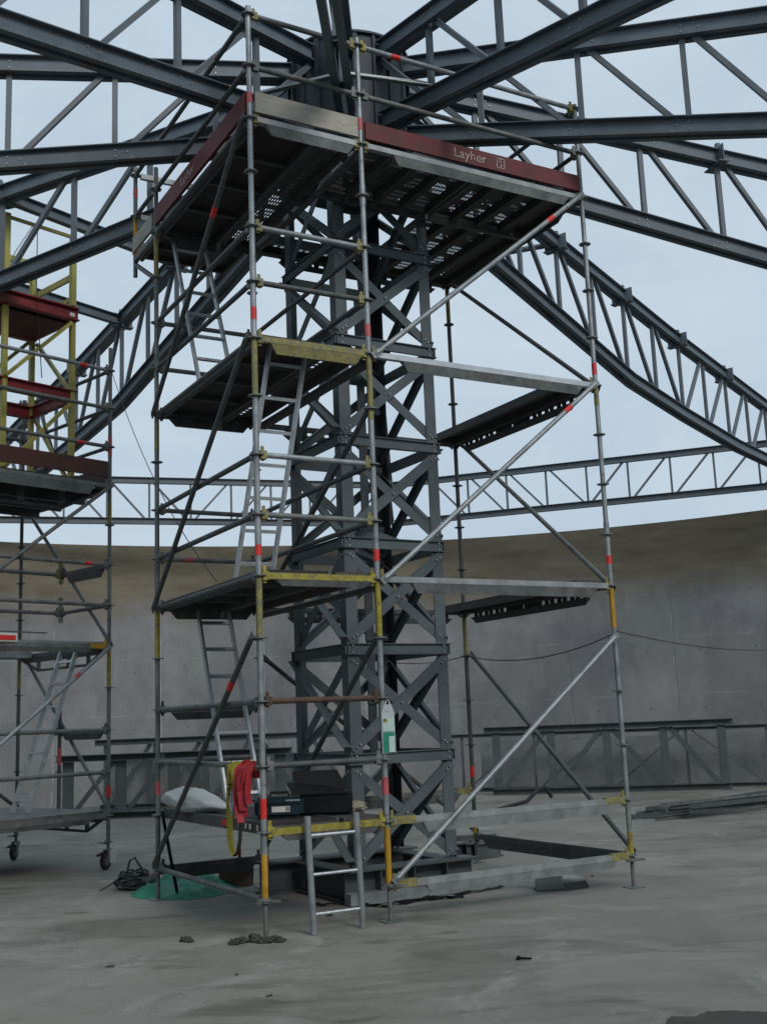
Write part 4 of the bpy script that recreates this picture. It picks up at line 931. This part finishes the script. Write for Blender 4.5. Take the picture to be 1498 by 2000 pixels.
for i, w in enumerate((.014, .01, .016, .012, .012, .014)): m.box(C0 - cy * .121 + cx * (.07 + .019 * i) + UP * .056, w, .003, .012, cx, cy)
m.obj('lettering', 'white_plastic', bc, kind='stuff')
m = MB(); m.path([C0 - cx * .08 + UP * .08, C0 - cx * .07 + UP * .115, C0 + cx * .07 + UP * .115, C0 + cx * .08 + UP * .08], .011, 8); m.obj('handle', 'black_plastic', bc)
bb = thing('open_case', 'open black case with raised lid on the lowest deck beside the blue one', 'case', dk(.75, .55))
C1 = dk(.77, .52, .085)
case(bb, C1, .5, .34, .165, cx, cy, .018, 'black_plastic', 'body')
m = MB(); m.poly([C1 + UP * .1 - cx * .25 + cy * .17, C1 + UP * .1 + cx * .2 + cy * .17, C1 + UP * .26 + cx * .12 + cy * .23, C1 + UP * .26 - cx * .27 + cy * .23], .02, (0, 1, .3)); m.obj('lid', 'black_plastic', bb)
m = MB(); m.poly([C1 + UP * .092 - cx * .24 - cy * .165, C1 + UP * .092 + cx * .22 - cy * .165, C1 + UP * .13 + cx * .05 + cy * .1, C1 + UP * .17 - cx * .31 + cy * .1], .016, (0, .3, 1)); m.obj('flap', 'black_plastic', bb)
rg_ = blob(dk(1.0, .35, .05), .09, .07, .045, 5, .35, 2.4, floor_z=Z1 + DKZ + .002)
solo(rg_, 'glove', 'canvas', 'crumpled pale work glove on the lowest deck by the front middle post', 'glove', dk(1.0, .35))
# bar leaning through the left bay, below the sack
m = MB(); m.tube((-2.12, 11.3, .004), (-2.24, 11.15, .82), .016, 8); solo(m, 'prop_bar', 'black_plastic', 'thin dark bar standing on the green sheet under the sack', 'bar', (-2.12, 11.3, 0))
# green sheet, cables, bag
def mound(name, label, cat, mt, cx_, cy_, a_, b_, h_, rot, seed, n=26, amp=.5, rings_=9):
    m = MB(); idx = {}; vs_ = []; fs = []; cr_, sr_ = math.cos(rot), math.sin(rot)
    vs_.append(Vector((cx_, cy_, h_)))
    for i in range(1, rings_ + 1):
        f = i / rings_
        for k in range(n):
            th = 2 * math.pi * k / n; w = 1 + .22 * noise.noise(Vector((math.cos(th) * 1.3, math.sin(th) * 1.3, seed)))
            x, y = math.cos(th) * a_ * f * w, math.sin(th) * b_ * f * w
            z = h_ * (1 - f ** 2.2) * (1 + amp * noise.noise(Vector((x * 5, y * 5, seed + 4)))) + (.05 * abs(noise.noise(Vector((x * 7, y * 7, seed)))) + .035 * abs(noise.noise(Vector((x * 17, y * 17, seed + 9))))) * (1 - f ** 4)
            vs_.append(Vector((cx_ + x * cr_ - y * sr_, cy_ + x * sr_ + y * cr_, max(z, 0) + .004)))
    fs = [(0, 1 + k, 1 + (k + 1) % n) for k in range(n)]
    for i in range(rings_ - 1):
        for k in range(n): fs.append((1 + i * n + k, 1 + (i + 1) * n + k, 1 + (i + 1) * n + (k + 1) % n, 1 + i * n + (k + 1) % n))
    m.add(vs_, fs); return solo(m, name, mt, label, cat, (cx_, cy_, 0))
mound('green_sheet', 'crumpled green tarpaulin on the floor under the left scaffold bay', 'tarpaulin', 'green_sheet', -2.13, 11.85, .52, .72, .1, .2, 1, 72, .9, 26)
cb = thing('cable_coil', 'tangled bundle of black cables on the floor left of the green tarpaulin', 'cable', (-2.72, 12.05, 0))
for j in range(4):
    pts = []; ph = rnd.uniform(0, 6); rr0 = .2 - .025 * j
    for i in range(29):
        th = ph + i * .48; pts.append((-2.7 + (rr0 + .03 * math.sin(3 * th + j)) * math.cos(th) * 1.05, 12.03 + rr0 * .7 * math.sin(th), .02 + .035 * j + .03 * (1 + math.sin(2.3 * th + j))))
    MB().path(pts, .011, 6).obj('cable_loop', 'cable', cb)
MB().path([(-2.8, 12.0, .05), (-2.75, 12.02, .28), (-2.7, 12.03, .31), (-2.62, 12.0, .2), (-2.55, 11.95, .02)], .012, 6).obj('cable_loop', 'cable', cb)
MB().path([(-2.85, 12.0, .12), (-2.95, 11.95, .05), (-3.03, 11.9, .012)], .009, 6).obj('cable_end', 'cable', cb)
MB().path([(-2.55, 12.05, .08), (-2.42, 12.0, .05), (-2.3, 12.05, .03), (-2.27, 12.1, .012)], .012, 6).obj('cable_end', 'cable', cb)
blob((-2.66, 12.05, .07), .2, .14, .1, 9, .2, 2, floor_z=.004).obj('bag', 'floor_steel', cb)
bg_ = thing('canvas_bag', 'brown open bag standing on the floor behind the front left scaffold bay', 'bag', (-1.64, 12.0, 0))
m = MB(); c = Vector((-1.65, 12.0, .0))
prof = [(-.16, -.1), (.12, -.13), (.17, -.02), (.13, .1), (-.13, .12)]
m.add([c + Vector((x, y, .005)) for x, y in prof] + [c + Vector((x * 1.06, y * 1.06, .185 + .02 * math.sin(i * 2))) for i, (x, y) in enumerate(prof)] + [c + Vector((x * .9, y * .9, .18 + .02 * math.sin(i * 2))) for i, (x, y) in enumerate(prof)] + [c + Vector((x * .9, y * .9, .05)) for x, y in prof],
      [(0, 1, 2, 3, 4)] + [(i, (i + 1) % 5, 5 + (i + 1) % 5, 5 + i) for i in range(5)] + [(5 + i, 5 + (i + 1) % 5, 10 + (i + 1) % 5, 10 + i) for i in range(5)] + [(10 + i, 10 + (i + 1) % 5, 15 + (i + 1) % 5, 15 + i) for i in range(5)] + [(15, 16, 17, 18, 19)])
m.obj('body', 'cardboard', bg_)
MB().ribbon([c + Vector((.04, -.12, .16)), c + Vector((.05, -.125, .3)), c + Vector((.05, -.12, .4))], .03, (1, 0, 0), .005).obj('strap', 'strap_red', bg_)
blob(c + Vector((-.06, .03, .19)), .06, .05, .06, 4, .35, 2.2).obj('contents', 'white_plastic', bg_)
# mud clods and litter
def clods(label, items):
    x0, y0 = items[0][0], items[0][1]; t = thing('mud_clod', label, 'mud', (x0, y0, 0), 'clods of mud on the floor')
    for i, (x, y, a_, b_, h_) in enumerate(items): blob((x, y, h_ * .3), a_, b_, h_, i * 2 + x, .55, 2.6, 3, floor_z=.003).obj('lump', 'mud', t)
clods('large dark clods of mud at the foot of the front corner post', [(-1.2, 8.9, .06, .05, .032), (-1.1, 8.93, .05, .045, .045), (-1.02, 8.86, .06, .04, .03), (-.93, 8.9, .06, .045, .03), (-1.24, 8.84, .04, .03, .03), (-.9, 8.86, .03, .03, .025)])
clods('small clod of mud left of the front corner post', [(-1.63, 9.03, .04, .03, .03), (-1.6, 9.0, .028, .025, .02), (-1.66, 9.04, .025, .025, .025)])
m = MB(); m.tube((.775, 7.92, .012), (.86, 7.88, .012), .007, 8); m.tube((.77, 7.9, .012), (.785, 7.945, .012), .012, 6); solo(m, 'bolt', 'black_plastic', 'single dark bolt lying on the bare floor in the foreground', 'bolt', (.8, 7.9, 0))
def flake(x, y, L_, w, lab, mt='mud'):
    m = MB(); m.poly([(x, y, .006), (x + L_, y + .01, .008), (x + L_ * .8, y + w, .012), (x + L_ * .2, y + w * 1.1, .007)], .006, (0, 0, 1)); solo(m, 'litter_scrap', mt, lab, 'litter', (x, y, 0), 'scraps of litter on the floor')
flake(-2.04, 8.19, .06, .02, 'dark scrap on the floor at the lower left'); flake(-.82, 7.15, .04, .015, 'tiny dark scrap on the floor near the bottom edge'); flake(-1.09, 7.77, .02, .015, 'tiny dark speck on the floor below the mud clods')
flake(2.19, 13.3, .05, .03, 'dark scrap on the floor right of the right scaffold post'); flake(1.9, 11.6, .03, .03, 'small dark speck on the floor below the right scaffold post')
flake(-.86, 11.6, .14, .06, 'reddish scrap on the floor behind the front corner post', 'rusty'); flake(-.62, 9.9, .06, .04, 'small dark scrap on the floor inside the short ladder')
# torn black plastic strips along the base beam
for i, (x0, y0, x1, y1, w, lab) in enumerate(((-.78, 10.45, -.46, 10.5, .05, 'torn black plastic strip on the floor behind the short ladder'), (-.42, 10.4, -.05, 10.25, .07, 'torn black plastic strip left of the front middle post'),
                                         (-.02, 10.35, .3, 10.62, .09, 'torn black plastic strip just right of the front middle post'), (.26, 10.55, .58, 10.62, .08, 'torn black plastic strip in the middle of the row along the base beam'), (.5, 10.72, .98, 11.1, .05, 'torn black plastic strip at the right end of the row along the base beam'))):
    m = MB(); pts = []
    for k in range(7):
        f = k / 6; pts.append((x0 + (x1 - x0) * f, y0 + (y1 - y0) * f + .02 * math.sin(k * 2.1 + i), .007 + .014 * abs(math.sin(k * 1.7 + i))))
    m.ribbon(pts, w, lambda k: (-(y1 - y0) + .0, (x1 - x0), .15 * math.sin(k * 1.3)), .004); solo(m, 'plastic_strip', 'black_plastic', lab, 'strip', ((x0 + x1) / 2, (y0 + y1) / 2, 0), 'torn plastic strips along the base beam')
m = MB(); m.box((.2, 10.75, .055), 1.5, .12, .1, se, sn); solo(m, 'loose_channel', 'alu_dirty', 'pale steel channel lying on the floor in front of the base beam', 'channel', (.2, 10.75, 0))
# ropes and wires
def sag(p, q, dip, n=24): return [lerp(p, q, i / n) - UP * dip * 4 * (i / n) * (1 - i / n) for i in range(n + 1)]
solo(MB().path(sag(s_at('C', 1.53) + Vector((-.03, -.03, 0)), s_at('E', 1.5), .13), .006, 6), 'rope', 'rope', 'dark rope sagging between the right front and right rear posts', 'rope', lerp(s_at('C', 1.5), s_at('E', 1.5), .5))
solo(MB().path(sag(s_at('C', 1.56) + Vector((.02, -.03, 0)), Vector((7.2, 19.0, 2.6)), .16), .0065, 6), 'rope', 'rope', 'dark rope running from the right front post out to the right edge', 'rope', lerp(s_at('C', 1.5), (7.2, 19, 2.6), .5))
solo(MB().path(sag(s_at('E', 1.5), tK + UP * 2.2 + te * .02, .04), .006, 6), 'rope', 'rope', 'short rope from the right rear post to the lattice tower', 'rope', lerp(s_at('E', 1.5), tK + UP * 2.2, .5))
solo(MB().path(sag(SP(0, -.03, 6.1), S(-.03, .86, 2.06), .25), .005, 6), 'power_cable', 'cable', 'thin black cable slanting from the rolling scaffold to the middle deck', 'cable', lerp(SP(0, 0, 6.1), S(0, .86, 2), .5))
solo(MB().path([S(.05, .03, -.02), S(.04, .02, -.3), S(.02, .05, -.55), S(.06, .1, -Z1 + .01)], .004, 5), 'wire', 'wire' if 'wire' in MAT else 'cable', 'thin wire hanging down beside the front corner post', 'wire', S(.04, .04, -.4))
# puddle of dampness near the camera
m = MB(); n = 120; vs_ = [Vector((1.66, 6.16, .004))]
for i in range(n):
    a = 2 * math.pi * i / n; q = Vector((math.cos(a), math.sin(a), 2.2)); w = 1 + .3 * noise.noise(q * 1.5) + .16 * noise.noise(q * 5) + .09 * noise.noise(q * 13)
    vs_.append(Vector((1.66 + .36 * w * math.cos(a), 6.16 + .27 * w * math.sin(a), .004)))
mat('wet_concrete', (.05, .045, .034), .55, 0, .35, 14, spec=.3)
m.add(vs_, [(0, 1 + i, 1 + (i + 1) % n) for i in range(n)]); solo(m, 'puddle', 'wet_concrete', None, None, (1.66, 6.16, 0), kind='structure')
